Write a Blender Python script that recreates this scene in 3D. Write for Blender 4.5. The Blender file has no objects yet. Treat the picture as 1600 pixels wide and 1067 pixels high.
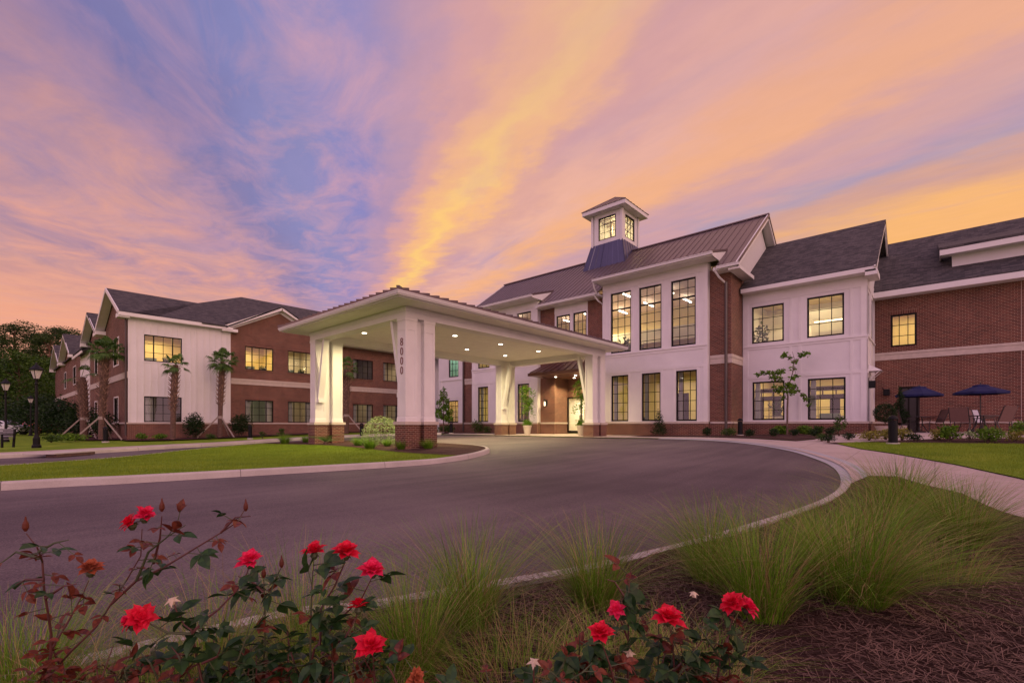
import bpy, bmesh, math, random
import numpy as np
from mathutils import Vector, Matrix
from mathutils.geometry import delaunay_2d_cdt
random.seed(7); RNG = np.random.default_rng(7)
SC = bpy.context.scene
COL = SC.collection
rad = math.radians

# ------------------------------------------------------------ camera
F, CX, HY, ZC = 737.0, 800.0, 663.5, 1.03
CA, CB = .745, .667
cam = bpy.data.cameras.new('camera')
cam.sensor_width = 36.0
cam.lens = F / 1600 * 36
cam.shift_y = (HY - 533.5) / 1600
cam.clip_start = .05; cam.clip_end = 3000
camo = bpy.data.objects.new('camera', cam); COL.objects.link(camo)
camo.location = (0, 0, ZC)
camo.rotation_euler = (rad(90), 0, math.atan2(CB, CA))
SC.camera = camo

# ------------------------------------------------------------ colour management
SC.view_settings.view_transform = 'Standard'
SC.view_settings.look = 'None'
SC.view_settings.exposure = 0.0
SC.view_settings.gamma = 1.0
SC.cycles.use_denoising = True
SC.cycles.max_bounces = 8
SC.cycles.diffuse_bounces = 3
SC.cycles.glossy_bounces = 3
SC.cycles.transmission_bounces = 6
SC.cycles.transparent_max_bounces = 12
SC.cycles.sample_clamp_indirect = 3.0
SC.cycles.use_light_tree = True

# ------------------------------------------------------------ node helpers
def lin(r, g, b):
    f = lambda v: (v/255/12.92) if v/255 <= .04045 else ((v/255+.055)/1.055)**2.4
    return (f(r), f(g), f(b), 1)

class NT:
    def __init__(s, nt): s.nt = nt
    def n(s, t, **kw):
        nd = s.nt.nodes.new(t)
        for k, v in kw.items():
            if k.startswith('i_'):
                nd.inputs[k[2:].replace('_', ' ')].default_value = v
            else: setattr(nd, k, v)
        return nd
    def l(s, a, b): s.nt.links.new(a, b)
    def m(s, op, a, b=None, c=None, clamp=False):
        nd = s.nt.nodes.new('ShaderNodeMath'); nd.operation = op; nd.use_clamp = clamp
        for i, v in enumerate((a, b, c)):
            if v is None: continue
            if isinstance(v, (int, float)): nd.inputs[i].default_value = v
            else: s.l(v, nd.inputs[i])
        return nd.outputs[0]
    def mix(s, f, a, b, mode='MIX'):
        nd = s.nt.nodes.new('ShaderNodeMix'); nd.data_type = 'RGBA'; nd.blend_type = mode
        for sock, v in ((nd.inputs[0], f), (nd.inputs[6], a), (nd.inputs[7], b)):
            if isinstance(v, (int, float)): sock.default_value = v
            elif isinstance(v, tuple): sock.default_value = v
            else: s.l(v, sock)
        return nd.outputs[2]
    def ramp(s, f, stops, interp='LINEAR'):
        nd = s.nt.nodes.new('ShaderNodeValToRGB'); cr = nd.color_ramp; cr.interpolation = interp
        while len(cr.elements) > 1: cr.elements.remove(cr.elements[-1])
        cr.elements[0].position = stops[0][0]; cr.elements[0].color = stops[0][1]
        for p, c in stops[1:]:
            e = cr.elements.new(p); e.color = c
        s.l(f, nd.inputs[0]); return nd.outputs[0]

# ------------------------------------------------------------ world: dusk sky with sunset cloud streaks
world = bpy.data.worlds.new('World'); SC.world = world; world.use_nodes = True
w = NT(world.node_tree); world.node_tree.nodes.clear()
tc = w.n('ShaderNodeTexCoord')
nrm = w.n('ShaderNodeVectorMath', operation='NORMALIZE'); w.l(tc.outputs['Generated'], nrm.inputs[0])
def wdot(v):
    d = w.n('ShaderNodeVectorMath', operation='DOT_PRODUCT'); w.l(nrm.outputs[0], d.inputs[0]); d.inputs[1].default_value = v
    return d.outputs['Value']
sa = wdot((CA, CB, 0)); sb = wdot((-CB, CA, 0)); sz = wdot((0, 0, 1))
den = w.m('MAXIMUM', w.m('SUBTRACT', sz, w.m('MULTIPLY', sb, .14)), .035)
u = w.m('DIVIDE', w.m('ADD', sa, w.m('MULTIPLY', sb, .366)), den)
v = w.m('DIVIDE', sb, den)
cmb = w.n('ShaderNodeCombineXYZ'); w.l(u, cmb.inputs[0]); w.l(v, cmb.inputs[1])
def wnoise(scale, su, sv, detail=6, rough=.6, off=0., dist=0.):
    mp = w.n('ShaderNodeMapping'); w.l(cmb.outputs[0], mp.inputs[0])
    mp.inputs['Scale'].default_value = (su, sv, 1); mp.inputs['Location'].default_value = (off, off*.7, off)
    nz = w.n('ShaderNodeTexNoise', i_Scale=scale, i_Detail=float(detail), i_Roughness=rough, i_Distortion=dist)
    w.l(mp.outputs[0], nz.inputs['Vector']); return nz.outputs['Fac']
warp = w.m('ADD', w.m('SUBTRACT', wnoise(1.0, .55, .22, 4, .5, 3.1), .5), w.m('MULTIPLY', w.m('SUBTRACT', wnoise(1.0, 2.4, 2.0, 6, .6, 8.4), .5), .65))
u2 = w.m('ADD', u, w.m('MULTIPLY', warp, w.m('ADD', .55, w.m('MULTIPLY', w.m('ABSOLUTE', u), .45))))
t = w.m('ADD', w.m('DIVIDE', w.m('ARCTANGENT', u2), math.pi), .5)
basecol = w.ramp(t, [
    (.00, lin(205,150,150)), (.045, lin(240,165,135)), (.075, lin(196,146,150)), (.11, lin(166,136,160)),
    (.16, lin(170,138,164)), (.215, lin(172,140,170)), (.255, lin(146,130,176)), (.29, lin(128,126,176)), (.43, lin(130,136,192)),
    (.56, lin(140,136,192)), (.625, lin(176,146,180)), (.662, lin(216,162,162)), (.695, lin(246,186,136)),
    (.722, lin(255,206,124)), (.742, lin(250,190,132)), (.77, lin(214,162,164)), (.80, lin(234,178,164)), (.835, lin(243,178,136)),
    (.868, lin(205,160,168)), (.888, lin(172,154,180)), (.905, lin(205,158,150)), (.93, lin(250,186,112)), (.955, lin(250,180,120)), (1, lin(225,150,130))], 'EASE')
# wisps of pink cloud over the blue, thin blue tears in the orange
wisp = w.ramp(wnoise(1.0, 3.0, 1.7, 8, .64, 11.3, .6), [(.42, (0,0,0,1)), (.66, (1,1,1,1))])
big = w.ramp(wnoise(1.0, .9, .35, 5, .55, 5.7, .3), [(.38, (0,0,0,1)), (.62, (1,1,1,1))])
isblue = w.ramp(t, [(.10,(0,0,0,1)), (.30,(.75,.75,.75,1)), (.45,(.9,.9,.9,1)), (.58,(.8,.8,.8,1)), (.66,(.2,.2,.2,1)), (.72,(0,0,0,1))])
f1 = w.m('MULTIPLY', w.m('MULTIPLY', wisp, isblue), .62)
c1 = w.mix(f1, basecol, lin(222,165,176))
pk = w.ramp(wnoise(1.0, 1.5, .85, 8, .62, 41.2, .5), [(.40, (0,0,0,1)), (.62, (1,1,1,1))])
ispk = w.ramp(t, [(.03,(.4,.4,.4,1)), (.08,(1,1,1,1)), (.24,(1,1,1,1)), (.30,(.15,.15,.15,1)), (.34,(0,0,0,1))])
c1 = w.mix(w.m('MULTIPLY', w.m('MULTIPLY', pk, ispk), .85), c1, lin(230,164,148))
tear = w.ramp(wnoise(1.0, 1.6, .5, 8, .62, 21.9, .5), [(.50, (0,0,0,1)), (.72, (1,1,1,1))])
isor = w.ramp(t, [(.0,(.7,.7,.7,1)), (.10,(.45,.45,.45,1)), (.25,(.35,.35,.35,1)), (.3,(.1,.1,.1,1)), (.6,(.3,.3,.3,1)), (.70,(.25,.25,.25,1)), (.78,(.9,.9,.9,1)), (.93,(.6,.6,.6,1)), (1,(.8,.8,.8,1))])
c2 = w.mix(w.m('MULTIPLY', w.m('MULTIPLY', tear, isor), .65), c1, lin(172,150,186))
glowm = w.m('MULTIPLY', w.m('MULTIPLY', big, isor), .45)
c3 = w.mix(glowm, c2, lin(250,186,140))
# high in the sky the orange turns to mauve
hi = w.ramp(sz, [(.40, (0,0,0,1)), (.62, (1,1,1,1))])
isright = w.ramp(t, [(.55,(0,0,0,1)), (.66,(1,1,1,1))])
c4 = w.mix(w.m('MULTIPLY', w.m('MULTIPLY', hi, isright), .52), c3, lin(212,160,160))
hl = w.ramp(sz, [(.30, (0,0,0,1)), (.52, (1,1,1,1))])
isleft = w.ramp(t, [(.10,(1,1,1,1)), (.36,(.3,.3,.3,1)), (.5,(0,0,0,1))])
c4 = w.mix(w.m('MULTIPLY', w.m('MULTIPLY', hl, isleft), .85), c4, lin(112,108,160))
# unseen sky overhead and behind the camera, brightened pink-lavender to light the facades
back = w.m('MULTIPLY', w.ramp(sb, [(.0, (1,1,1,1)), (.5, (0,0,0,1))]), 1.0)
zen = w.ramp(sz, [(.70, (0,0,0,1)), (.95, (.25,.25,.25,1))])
# close to the horizon: a soft salmon band
hz = w.ramp(sz, [(.0, (1,1,1,1)), (.125, (1,1,1,1)), (.165, (.58,.58,.58,1)), (.26, (.10,.10,.10,1)), (.34, (0,0,0,1))])
c5 = w.mix(w.m('MULTIPLY', hz, .97), c4, lin(240,168,140))
fine = w.m('ADD', .94, w.m('MULTIPLY', wnoise(1.0, 9., 3.6, 6, .7, 31.), .12))
vm = w.n('ShaderNodeVectorMath', operation='SCALE'); w.l(c5, vm.inputs[0]); w.l(fine, vm.inputs['Scale'])
bg = w.n('ShaderNodeBackground'); bg.inputs['Strength'].default_value = 1.0
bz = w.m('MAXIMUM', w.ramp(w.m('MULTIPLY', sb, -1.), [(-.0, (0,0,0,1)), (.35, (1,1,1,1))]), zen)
c6 = w.mix(w.m('MULTIPLY', bz, .62), vm.outputs[0], tuple(1.62*q for q in lin(242,195,220)[:3])+(1,))  # added boost, out of view, that tints the walls
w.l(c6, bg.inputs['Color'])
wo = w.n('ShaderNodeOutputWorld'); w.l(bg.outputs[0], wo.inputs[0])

# ------------------------------------------------------------ the soft afterglow, from low on the right behind the camera
sun = bpy.data.lights.new('sun', 'SUN'); sun.energy = .55; sun.angle = rad(25); sun.color = (1, .62, .38)
suno = bpy.data.objects.new('sun', sun); COL.objects.link(suno)
suno.rotation_euler = Vector((-1.0, .12, -.33)).to_track_quat('-Z', 'Y').to_euler()

# ------------------------------------------------------------ materials
MATS = {}
def newmat(name):
    m = bpy.data.materials.new(name); m.use_nodes = True
    nt = NT(m.node_tree); p = m.node_tree.nodes['Principled BSDF']; MATS[name] = m
    return m, nt, p
def simple(name, col, rough=.6, metal=0., var=.12, scale=3., bump=0., bscale=40., spec=.5, coat=0.):
    m, nt, p = newmat(name)
    p.inputs['Roughness'].default_value = rough; p.inputs['Metallic'].default_value = metal
    p.inputs['Specular IOR Level'].default_value = spec
    t_ = nt.n('ShaderNodeTexCoord'); nz = nt.n('ShaderNodeTexNoise', i_Scale=scale, i_Detail=6., i_Roughness=.6)
    nt.l(t_.outputs['Object'], nz.inputs['Vector'])
    dark = tuple(c*(1-var) for c in col[:3]) + (1,); lite = tuple(min(1, c*(1+var)) for c in col[:3]) + (1,)
    nt.l(nt.ramp(nz.outputs['Fac'], [(.3, dark), (.7, lite)]), p.inputs['Base Color'])
    if bump:
        n2 = nt.n('ShaderNodeTexNoise', i_Scale=bscale, i_Detail=4.); nt.l(t_.outputs['Object'], n2.inputs['Vector'])
        b = nt.n('ShaderNodeBump', i_Strength=bump, i_Distance=.02); nt.l(n2.outputs['Fac'], b.inputs['Height'])
        nt.l(b.outputs[0], p.inputs['Normal'])
    return m
def foliage(name, c0, c1, scale=1.2, rough=.55, trans=.25):
    m, nt, p = newmat(name)
    t_ = nt.n('ShaderNodeTexCoord'); g = nt.n('ShaderNodeNewGeometry')
    nz = nt.n('ShaderNodeTexNoise', i_Scale=scale, i_Detail=3.); nt.l(t_.outputs['Object'], nz.inputs['Vector'])
    a = nt.m('ADD', nt.m('MULTIPLY', nz.outputs['Fac'], .7), nt.m('MULTIPLY', g.outputs['Random Per Island'], .45))
    colr = nt.ramp(a, [(.3, c0), (.8, c1)])
    nt.l(colr, p.inputs['Base Color']); p.inputs['Roughness'].default_value = rough
    p.inputs['Specular IOR Level'].default_value = .3
    tr = nt.n('ShaderNodeBsdfTranslucent'); nt.l(colr, tr.inputs[0])
    mx = nt.n('ShaderNodeMixShader'); mx.inputs[0].default_value = trans
    nt.l(p.outputs[0], mx.inputs[1]); nt.l(tr.outputs[0], mx.inputs[2])
    nt.l(mx.outputs[0], m.node_tree.nodes['Material Output'].inputs[0]); return m
def emis(name, col, strength):
    m, nt, p = newmat(name)
    p.inputs['Base Color'].default_value = (.8,.8,.8,1)
    p.inputs['Emission Color'].default_value = col + (1,) if len(col) == 3 else col
    p.inputs['Emission Strength'].default_value = strength; return m
def brick(name, c1, c2, mortar, rot=False):
    m, nt, p = newmat(name)
    uv = nt.n('ShaderNodeUVMap'); bt = nt.n('ShaderNodeTexBrick')
    vec = uv.outputs[0]
    if rot:
        mp = nt.n('ShaderNodeMapping'); mp.inputs['Rotation'].default_value = (0, 0, rad(90)); nt.l(vec, mp.inputs[0]); vec = mp.outputs[0]
        bt.offset = 0.
    nt.l(vec, bt.inputs['Vector'])
    bt.inputs['Color1'].default_value = c1; bt.inputs['Color2'].default_value = c2; bt.inputs['Mortar'].default_value = mortar
    bt.inputs['Scale'].default_value = 1.; bt.inputs['Mortar Size'].default_value = .0065; bt.inputs['Mortar Smooth'].default_value = .15
    bt.inputs['Bias'].default_value = -.1; bt.inputs['Brick Width'].default_value = .203; bt.inputs['Row Height'].default_value = .0677
    nz = nt.n('ShaderNodeTexNoise', i_Scale=.9, i_Detail=5.); nt.l(uv.outputs[0], nz.inputs['Vector'])
    n2 = nt.n('ShaderNodeTexNoise', i_Scale=14., i_Detail=3.); nt.l(uv.outputs[0], n2.inputs['Vector'])
    k = nt.m('ADD', nt.m('MULTIPLY', nz.outputs['Fac'], .9), nt.m('ADD', nt.m('MULTIPLY', n2.outputs['Fac'], .6), .25))
    sc = nt.n('ShaderNodeVectorMath', operation='SCALE'); nt.l(bt.outputs['Color'], sc.inputs[0]); nt.l(k, sc.inputs['Scale'])
    nt.l(sc.outputs[0], p.inputs['Base Color']); p.inputs['Roughness'].default_value = .85
    b = nt.n('ShaderNodeBump', i_Strength=.5, i_Distance=.008); b.invert = True
    nt.l(bt.outputs['Fac'], b.inputs['Height']); nt.l(b.outputs[0], p.inputs['Normal']); return m
brick('brick', lin(112,62,48), lin(80,42,35), lin(165,142,120))
brick('brick_soldier', lin(112,62,48), lin(80,42,35), lin(165,142,120), True)
def boards(name, col, width, horiz=False, gap=.05, depth=.5):
    m, nt, p = newmat(name)
    uv = nt.n('ShaderNodeUVMap'); sp = nt.n('ShaderNodeSeparateXYZ'); nt.l(uv.outputs[0], sp.inputs[0])
    a = nt.m('FRACT', nt.m('DIVIDE', sp.outputs[1 if horiz else 0], width))
    if horiz: h = a
    else: h = nt.m('LESS_THAN', nt.m('ABSOLUTE', nt.m('SUBTRACT', a, .5)), gap)
    nz = nt.n('ShaderNodeTexNoise', i_Scale=1.2, i_Detail=6.); nt.l(uv.outputs[0], nz.inputs['Vector'])
    nt.l(nt.ramp(nz.outputs['Fac'], [(.3, tuple(c*.93 for c in col[:3])+(1,)), (.7, col)]), p.inputs['Base Color'])
    p.inputs['Roughness'].default_value = .55
    b = nt.n('ShaderNodeBump', i_Strength=depth, i_Distance=.02); b.invert = horiz
    nt.l(h, b.inputs['Height']); nt.l(b.outputs[0], p.inputs['Normal']); return m
boards('lap_siding', (.74,.72,.70,1), .15, True, depth=.8)
simple('white_paint', (.78,.76,.75), .5, var=.06, scale=.7)
simple('white_trim', (.78,.76,.74), .45, var=.06, scale=1.)
simple('cast_stone', (.55,.47,.40), .8, var=.10, scale=5., bump=.15)
simple('gutter_white', (.72,.70,.68), .35, var=.03)
simple('soffit', (.82,.79,.72), .6, var=.05)
simple('window_frame', (.010,.007,.006), .45, var=.1, spec=.2)
simple('downspout_brown', (.075,.055,.05), .4, var=.1)
def seam_metal(name, col, rough, metal):
    m = simple(name, col, rough, metal, var=.10, scale=.8); return m
seam_metal('metal_roof', (.17,.125,.125), .38, .5)
seam_metal('cupola_metal', (.10,.10,.17), .3, .6)
seam_metal('canopy_metal', (.16,.08,.075), .35, .5)
def shingle():
    m, nt, p = newmat('shingle')
    uv = nt.n('ShaderNodeUVMap'); bt = nt.n('ShaderNodeTexBrick'); nt.l(uv.outputs[0], bt.inputs['Vector'])
    bt.inputs['Color1'].default_value = (.090,.080,.080,1); bt.inputs['Color2'].default_value = (.030,.028,.032,1); bt.inputs['Mortar'].default_value = (.03,.028,.03,1)
    bt.inputs['Scale'].default_value = 1.; bt.inputs['Mortar Size'].default_value = .006; bt.inputs['Brick Width'].default_value = .27; bt.inputs['Row Height'].default_value = .14
    nz = nt.n('ShaderNodeTexNoise', i_Scale=7., i_Detail=6., i_Roughness=.7); nt.l(uv.outputs[0], nz.inputs['Vector'])
    sc = nt.n('ShaderNodeVectorMath', operation='SCALE'); nt.l(bt.outputs['Color'], sc.inputs[0]); nt.l(nt.m('ADD', .45, nt.m('MULTIPLY', nz.outputs['Fac'], 1.2)), sc.inputs['Scale'])
    nt.l(sc.outputs[0], p.inputs['Base Color']); p.inputs['Roughness'].default_value = .9
    b = nt.n('ShaderNodeBump', i_Strength=.6, i_Distance=.02); nt.l(bt.outputs['Fac'], b.inputs['Height']); b.invert = True; nt.l(b.outputs[0], p.inputs['Normal'])
shingle()
def glassmat():
    m, nt, p = newmat('glass'); m.node_tree.nodes.remove(p)
    fr = nt.n('ShaderNodeFresnel', i_IOR=1.5); tr = nt.n('ShaderNodeBsdfTransparent'); tr.inputs[0].default_value = (.93,.94,.92,1)
    gl = nt.n('ShaderNodeBsdfGlossy', i_Roughness=.015); gl.inputs[0].default_value = (.9,.9,.9,1)
    mx = nt.n('ShaderNodeMixShader'); nt.l(nt.m('MINIMUM', nt.m('ADD', nt.m('MULTIPLY', fr.outputs[0], 1.5), .03), .6), mx.inputs[0])
    nt.l(tr.outputs[0], mx.inputs[1]); nt.l(gl.outputs[0], mx.inputs[2])
    nt.l(mx.outputs[0], m.node_tree.nodes['Material Output'].inputs[0])
glassmat()
simple('room_olive', (.60,.47,.16), .8, var=.04)
simple('room_warm', (.70,.56,.27), .8, var=.03)
simple('room_pale', (.74,.68,.55), .8, var=.03)
simple('room_pink', (.66,.50,.42), .8, var=.03)
simple('room_green', (.36,.46,.36), .8, var=.03)
simple('room_dim', (.30,.27,.24), .8, var=.05)
simple('room_floor', (.20,.13,.08), .5, var=.15)
simple('dark_wood', (.022,.011,.007), .4, var=.2)
simple('curtain_cloth', (.50,.52,.50), .9, var=.1)
simple('green_upholstery', (.20,.30,.22), .85, var=.1)
simple('picture_red', (.5,.16,.08), .6, var=.4, scale=8.)
emis('lamp_warm', (1,.80,.52), 4.)
emis('lamp_strip', (1,.92,.74), 9.)
emis('lamp_down', (1,.90,.68), 14.)
emis('door_glow', (1,.90,.62), 1.5)
def asphalt():
    m, nt, p = newmat('asphalt'); t_ = nt.n('ShaderNodeTexCoord')
    n1 = nt.n('ShaderNodeTexNoise', i_Scale=.22, i_Detail=5.); nt.l(t_.outputs['Object'], n1.inputs['Vector'])
    mp = nt.n('ShaderNodeMapping'); mp.inputs['Scale'].default_value = (1.8, .12, 1); mp.inputs['Rotation'].default_value = (0,0,rad(6)); nt.l(t_.outputs['Object'], mp.inputs[0])
    n3 = nt.n('ShaderNodeTexNoise', i_Scale=1.6, i_Detail=4.); nt.l(mp.outputs[0], n3.inputs['Vector'])
    n2 = nt.n('ShaderNodeTexNoise', i_Scale=75., i_Detail=5., i_Roughness=.8); nt.l(t_.outputs['Object'], n2.inputs['Vector'])
    vo = nt.n('ShaderNodeTexVoronoi', i_Scale=110.); nt.l(t_.outputs['Object'], vo.inputs['Vector'])
    a = nt.m('ADD', nt.m('MULTIPLY', n1.outputs['Fac'], .45), nt.m('ADD', nt.m('MULTIPLY', n3.outputs['Fac'], .16), nt.m('MULTIPLY', n2.outputs['Fac'], .78)))
    nt.l(nt.ramp(a, [(.46, (.026,.020,.024,1)), (.64, (.066,.046,.057,1)), (.84, (.19,.15,.15,1))]), p.inputs['Base Color'])
    p.inputs['Roughness'].default_value = .72; p.inputs['Specular IOR Level'].default_value = .35
    b = nt.n('ShaderNodeBump', i_Strength=.55, i_Distance=.006); nt.l(nt.m('ADD', n2.outputs['Fac'], nt.m('MULTIPLY', vo.outputs['Distance'], .8)), b.inputs['Height']); nt.l(b.outputs[0], p.inputs['Normal'])
asphalt()
def concrete(name, c0, c1, joint=None):
    m, nt, p = newmat(name); t_ = nt.n('ShaderNodeTexCoord')
    n1 = nt.n('ShaderNodeTexNoise', i_Scale=1.1, i_Detail=8., i_Roughness=.65); nt.l(t_.outputs['Object'], n1.inputs['Vector'])
    n2 = nt.n('ShaderNodeTexNoise', i_Scale=60., i_Detail=4.); nt.l(t_.outputs['Object'], n2.inputs['Vector'])
    a = nt.m('ADD', nt.m('MULTIPLY', n1.outputs['Fac'], .7), nt.m('MULTIPLY', n2.outputs['Fac'], .3))
    colr = nt.ramp(a, [(.35, c0), (.65, c1)])
    if joint:
        sp = nt.n('ShaderNodeSeparateXYZ'); nt.l(t_.outputs['Object'], sp.inputs[0])
        jx = nt.m('LESS_THAN', nt.m('FRACT', nt.m('DIVIDE', sp.outputs[0], joint)), .012)
        jy = nt.m('LESS_THAN', nt.m('FRACT', nt.m('DIVIDE', sp.outputs[1], joint)), .012)
        colr = nt.mix(nt.m('MULTIPLY', nt.m('MAXIMUM', jx, jy), .6), colr, tuple(c*.45 for c in c0[:3])+(1,))
    nt.l(colr, p.inputs['Base Color']); p.inputs['Roughness'].default_value = .85
    b = nt.n('ShaderNodeBump', i_Strength=.25, i_Distance=.005); nt.l(n2.outputs['Fac'], b.inputs['Height']); nt.l(b.outputs[0], p.inputs['Normal'])
concrete('kerb_concrete', (.40,.36,.33,1), (.55,.50,.46,1))
concrete('walk_concrete', (.38,.30,.27,1), (.50,.41,.37,1), 1.5)
concrete('gutter_concrete', (.33,.33,.35,1), (.44,.44,.46,1))
def lawnmat():
    m, nt, p = newmat('lawn'); t_ = nt.n('ShaderNodeTexCoord')
    n1 = nt.n('ShaderNodeTexNoise', i_Scale=.55, i_Detail=9., i_Roughness=.75); nt.l(t_.outputs['Object'], n1.inputs['Vector'])
    n2 = nt.n('ShaderNodeTexNoise', i_Scale=45., i_Detail=5., i_Roughness=.7); nt.l(t_.outputs['Object'], n2.inputs['Vector'])
    a = nt.m('ADD', nt.m('MULTIPLY', n1.outputs['Fac'], .75), nt.m('MULTIPLY', n2.outputs['Fac'], .25))
    nt.l(nt.ramp(a, [(.34, (.085,.16,.008,1)), (.50, (.16,.27,.014,1)), (.66, (.30,.36,.035,1))]), p.inputs['Base Color'])
    p.inputs['Roughness'].default_value = .9; p.inputs['Specular IOR Level'].default_value = .15
    b = nt.n('ShaderNodeBump', i_Strength=.8, i_Distance=.03); nt.l(n2.outputs['Fac'], b.inputs['Height']); nt.l(b.outputs[0], p.inputs['Normal'])
lawnmat()
def mulchmat():
    m, nt, p = newmat('mulch'); t_ = nt.n('ShaderNodeTexCoord')
    n1 = nt.n('ShaderNodeTexNoise', i_Scale=1.5, i_Detail=8.); nt.l(t_.outputs['Object'], n1.inputs['Vector'])
    n2 = nt.n('ShaderNodeTexNoise', i_Scale=55., i_Detail=6., i_Roughness=.75, i_Distortion=1.5); nt.l(t_.outputs['Object'], n2.inputs['Vector'])
    a = nt.m('ADD', nt.m('MULTIPLY', n1.outputs['Fac'], .35), nt.m('MULTIPLY', n2.outputs['Fac'], .65))
    nt.l(nt.ramp(a, [(.36, (.030,.016,.015,1)), (.52, (.085,.045,.040,1)), (.68, (.17,.095,.075,1))]), p.inputs['Base Color'])
    p.inputs['Roughness'].default_value = .95; p.inputs['Specular IOR Level'].default_value = .1
    b = nt.n('ShaderNodeBump', i_Strength=1., i_Distance=.03); nt.l(n2.outputs['Fac'], b.inputs['Height']); nt.l(b.outputs[0], p.inputs['Normal'])
mulchmat()
foliage('straw', (.045,.024,.022,1), (.25,.15,.115,1), 2., trans=.1)
foliage('blade', (.06,.14,.006,1), (.23,.44,.03,1), 2.5, trans=.3)
foliage('blade_dry', (.20,.13,.04,1), (.55,.42,.18,1), 2.5, trans=.3)
foliage('lawn_blade', (.11,.19,.008,1), (.25,.34,.022,1), 1., trans=.3)
foliage('rose_leaf', (.012,.040,.014,1), (.038,.09,.022,1), 9., rough=.4, trans=.2)
foliage('rose_leaf_red', (.08,.018,.012,1), (.20,.05,.025,1), 9., rough=.45, trans=.2)
foliage('rose_petal', (.60,.004,.025,1), (.90,.015,.065,1), 20., rough=.5, trans=.35)
foliage('rose_petal_pink', (.66,.006,.05,1), (.92,.03,.14,1), 20., rough=.5, trans=.35)
foliage('petal_dry', (.28,.05,.02,1), (.45,.12,.05,1), 20., rough=.7)
foliage('petal_pale', (.6,.45,.3,1), (.75,.62,.45,1), 20., rough=.7)
simple('rose_stem', (.09,.028,.022), .5, var=.3, scale=20.)
simple('green_stem', (.06,.075,.03), .6, var=.2, scale=20.)
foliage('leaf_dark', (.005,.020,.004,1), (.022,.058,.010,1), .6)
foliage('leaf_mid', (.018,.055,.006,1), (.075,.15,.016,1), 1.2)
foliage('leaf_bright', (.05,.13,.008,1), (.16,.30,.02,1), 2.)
foliage('leaf_yellow', (.14,.15,.02,1), (.32,.30,.05,1), 3.)
foliage('leaf_white', (.14,.26,.05,1), (.50,.60,.30,1), 6.)
foliage('leaf_pine', (.012,.036,.006,1), (.055,.095,.016,1), .3)
foliage('palm_leaf', (.030,.085,.016,1), (.13,.24,.05,1), 1.)
simple('bark', (.12,.075,.055), .9, var=.4, scale=6., bump=.8, bscale=25.)
simple('pine_bark', (.16,.085,.06), .9, var=.35, scale=3., bump=.6, bscale=10.)
simple('palm_tip', (.30,.18,.13), .9, var=.3, scale=9.)
simple('palm_bark', (.13,.075,.055), .9, var=.4, scale=9., bump=.8, bscale=30.)
simple('timber', (.34,.28,.24), .8, var=.2, scale=6.)
simple('black_metal', (.005,.005,.006), .5, var=.1, spec=.25)
simple('bollard_paint', (.006,.006,.008), .5, var=.1, spec=.2)
simple('dark_bronze', (.03,.024,.022), .4, var=.1)
simple('navy_fabric', (.006,.010,.070), .85, var=.15, scale=5.)
simple('sling_fabric', (.16,.09,.075), .85, var=.1, scale=20.)
simple('white_cushion', (.55,.53,.56), .9, var=.06)
simple('pot_stone', (.50,.42,.36), .8, var=.12, scale=5.)
simple('soil', (.03,.02,.015), .95, var=.3, scale=20.)
simple('lamp_glass', (.62,.58,.55), .35, var=.04)
simple('car_red', (.45,.02,.02), .25, var=.03, coat=1.)
simple('car_white', (.70,.70,.72), .25, var=.03)
simple('car_glass', (.02,.02,.025), .08, var=.02)
simple('rubber', (.015,.015,.015), .8, var=.2)
simple('number_metal', (.20,.075,.055), .4, .3, var=.1)
simple('grey_seat', (.20,.19,.20), .6, var=.1)
simple('plastic_white', (.6,.6,.6), .4, var=.03)
simple('iron', (.10,.055,.045), .8, var=.3, scale=10.)

# ------------------------------------------------------------ ground height
def clampf(v, a=0., b=1.): return max(a, min(b, v))
def G(x, y):
    t_ = clampf((y-8)/14.)
    return .36*t_ + .2*t_*clampf((x+12)/12.) + .09*clampf((y-20)/3.)*clampf((x+4)/2.)
def at(px, py, off=0.):
    """ground point seen at a pixel of the 1600x1067 photograph (used once, to survey the site)"""
    r = (px-CX)/F; z = 0.
    for _ in range(50):
        D = (ZC-z)*F/(py-HY); x = D*(CA*r-CB); y = D*(CA+CB*r); z = .5*z+.5*(G(x, y)+off)
    return Vector((x, y, z))
def ray(px, py, D):
    """point at depth D along the view axis"""
    r = (px-CX)/F
    return Vector((D*(CA*r-CB), D*(CA+CB*r), ZC+(HY-py)/F*D))

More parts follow.
